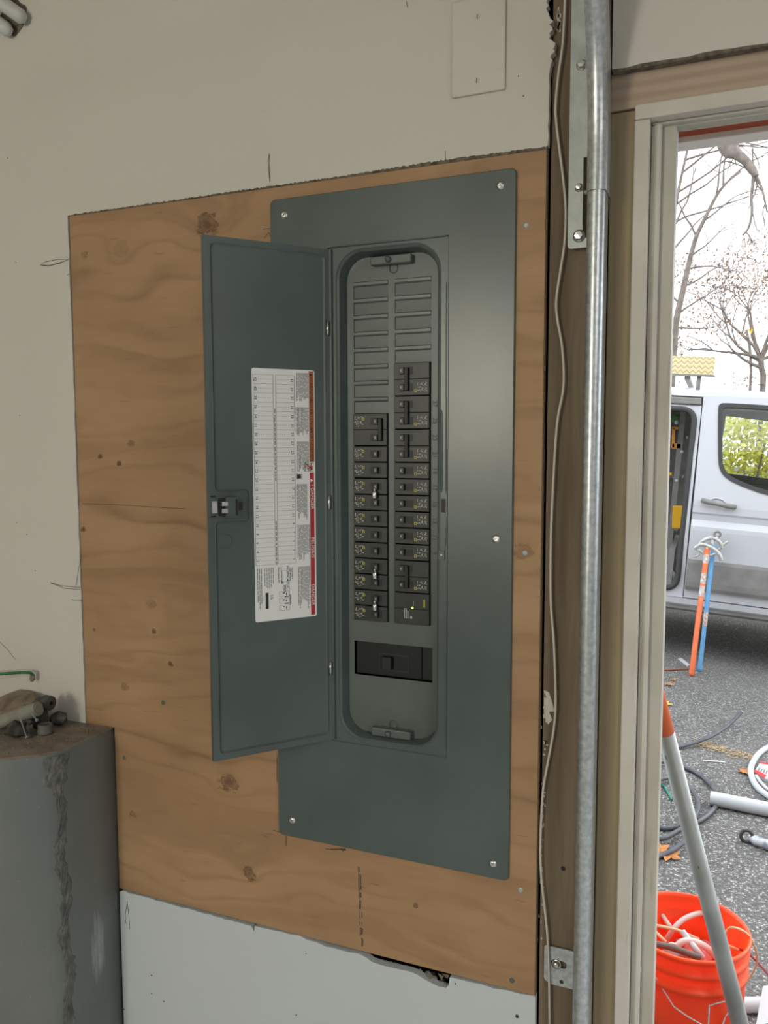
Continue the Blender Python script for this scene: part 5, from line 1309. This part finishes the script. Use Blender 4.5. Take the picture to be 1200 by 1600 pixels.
# heavy drooping limb of a big tree
YC = 9.0; q = random.Random(5)
tC = empty('big_tree', (-2.2, YC, ground(-2, YC)), 'big grey tree whose heavy limb droops in from above the opening', 'tree')
e0 = at(1128, 205, YC); P = [Vector((-2.2, YC, ground(-2.2, YC) - .05)), Vector((-2.1, YC, 2.0)), Vector((-1.7, YC, 4.2)), Vector((-.6, YC, 5.3)), e0 + Vector((-.35, 0, .45)), e0, at(1138, 232, YC), at(1150, 240, YC), at(1163, 250, YC), at(1174, 262, YC), at(1181, 276, YC)]
sp2 = smooth_path(P, 5); MB().tube(sp2, [.26 - .205*min(1, i/(len(sp2)-14)) if i < len(sp2)-14 else .055 - .02*(i - len(sp2) + 14)/14 for i in range(len(sp2))], 10).build('limb', M['bark'], tC)
m = MB()
for pl_, r_ in (([(1178,272),(1176,290),(1174,310),(1175,330),(1170,355),(1160,368)], .020), ([(1182,276),(1188,288),(1192,300),(1196,318),(1199,332)], .018), ([(1180,279),(1184,290),(1190,297),(1188,284)], .010), ([(1176,232),(1176,262)], .010), ([(1176,236),(1184,250),(1187,265)], .008), ([(1136,252),(1150,256),(1163,262),(1172,272)], .010), ([(1110,268),(1125,256),(1136,252)], .010), ([(1163,372),(1165,390),(1160,400)], .005), ([(1172,374),(1178,380),(1188,381)], .007), ([(1172,374),(1175,380),(1179,385)], .006)):
    pp2 = smooth_path([at(x, y, YC) for x, y in pl_], 4); m.tube(pp2, [r_*(1 - .5*i/len(pp2)) for i in range(len(pp2))], 6, False)
for x, y in ((1175, 330), (1165, 362), (1196, 318), (1185, 285), (1150, 240), (1176, 250)):
    grow(m, at(x, y, YC), Vector((q.uniform(-.6, .6), 0, -.6)).normalized(), .25, .008, 1, q, .05, (1, 2), None, .6)
m.build('hanging_branches', M['bark'], tC)
# small tree that kept its brown leaves
YD = 16.0; q = random.Random(23)
tD = empty('leafy_tree', trunk_path([(1192, 612)], YD)[0], 'small tree keeping brown withered leaves above the van roof', 'tree')
P = trunk_path([(1192, 612), (1190, 575), (1189, 560)], YD); m = MB().tube(smooth_path(P, 4), .055, 7); tips = []
for x, y, dx, dz, L in ((1189, 562, -.7, .8, 1.0), (1189, 562, .6, .9, 1.0), (1190, 575, -.9, .5, .7), (1189, 560, -.15, 1, 1.1), (1189, 562, .9, .5, .9), (1189, 560, -1, .35, .9), (1189, 561, -.5, 1, 1.2), (1190, 566, -.95, .65, 1.1), (1189, 560, .3, 1, 1.1)):
    grow(m, at(x, y, YD), Vector((dx, q.uniform(-.4, .4), dz)).normalized(), L, .036, 3, q, 0, (2, 3), tips, .55)
m.tube(smooth_path(trunk_path([(1172, 608), (1173, 570), (1171, 540), (1166, 515)], YD), 3), .025, 6); m.build('trunk', M['bark'], tD)
put(leaves(tips, 6, .034, .11, 3).build('foliage', M['leaf_tan'], tD, fix=False), kind='stuff')
yl_ = at(1172, 517, 13.0); lf_ = MB(); leaves([yl_], 3, .05, .01, 2, lf_); lf_.build('yellow_leaf', M['leaf_y'], tD, fix=False)
c = at(1163, 598, YD); put(leaves([c + Vector((q.gauss(0, .15), 0, q.gauss(0, .18))) for _ in range(40)], 3, .03, .08, 8).build('low_foliage', M['leaf_tan'], tD, fix=False), kind='stuff')
# hedge shrubs seen through the van windows
for i, (x, h_, m_, lb) in enumerate(((.75, 2.0, 'leaf_yg', 'yellow-green shrub seen through the van window'), (2.7, 2.0, 'leaf_yg', 'yellowing shrub farthest right behind the van'))):
    q = random.Random(60+i); zb = ground(x, 9.5); sh_ = empty('shrub', (x, 9.5, zb), lb, 'shrub', 'shrubs behind the van')
    sm_ = MB()
    for k in range(5): sm_.tube([Vector((x + q.gauss(0, .1), 9.5, zb - .05)), Vector((x + q.uniform(-.6, .6), 9.5 + q.gauss(0, .2), zb + h_*.8))], [.03, .01], 5, False)
    sm_.build('stems', M['bark'], sh_)
    pts = [Vector((x + q.uniform(-.82, .82), 9.5 + q.gauss(0, .25), zb + q.uniform(.1, h_)*(.85 + .15*math.cos(x*7 + q.random())))) for _ in range(800)]
    put(leaves(pts, 6, .035, .07, 70+i).build('foliage', M[m_], sh_, fix=False), kind='stuff')
    put(leaves(pts[::2], 5, .04, .07, 80+i).build('foliage', M['leaf_y' if i else 'leaf_yg'], sh_, fix=False), kind='stuff')
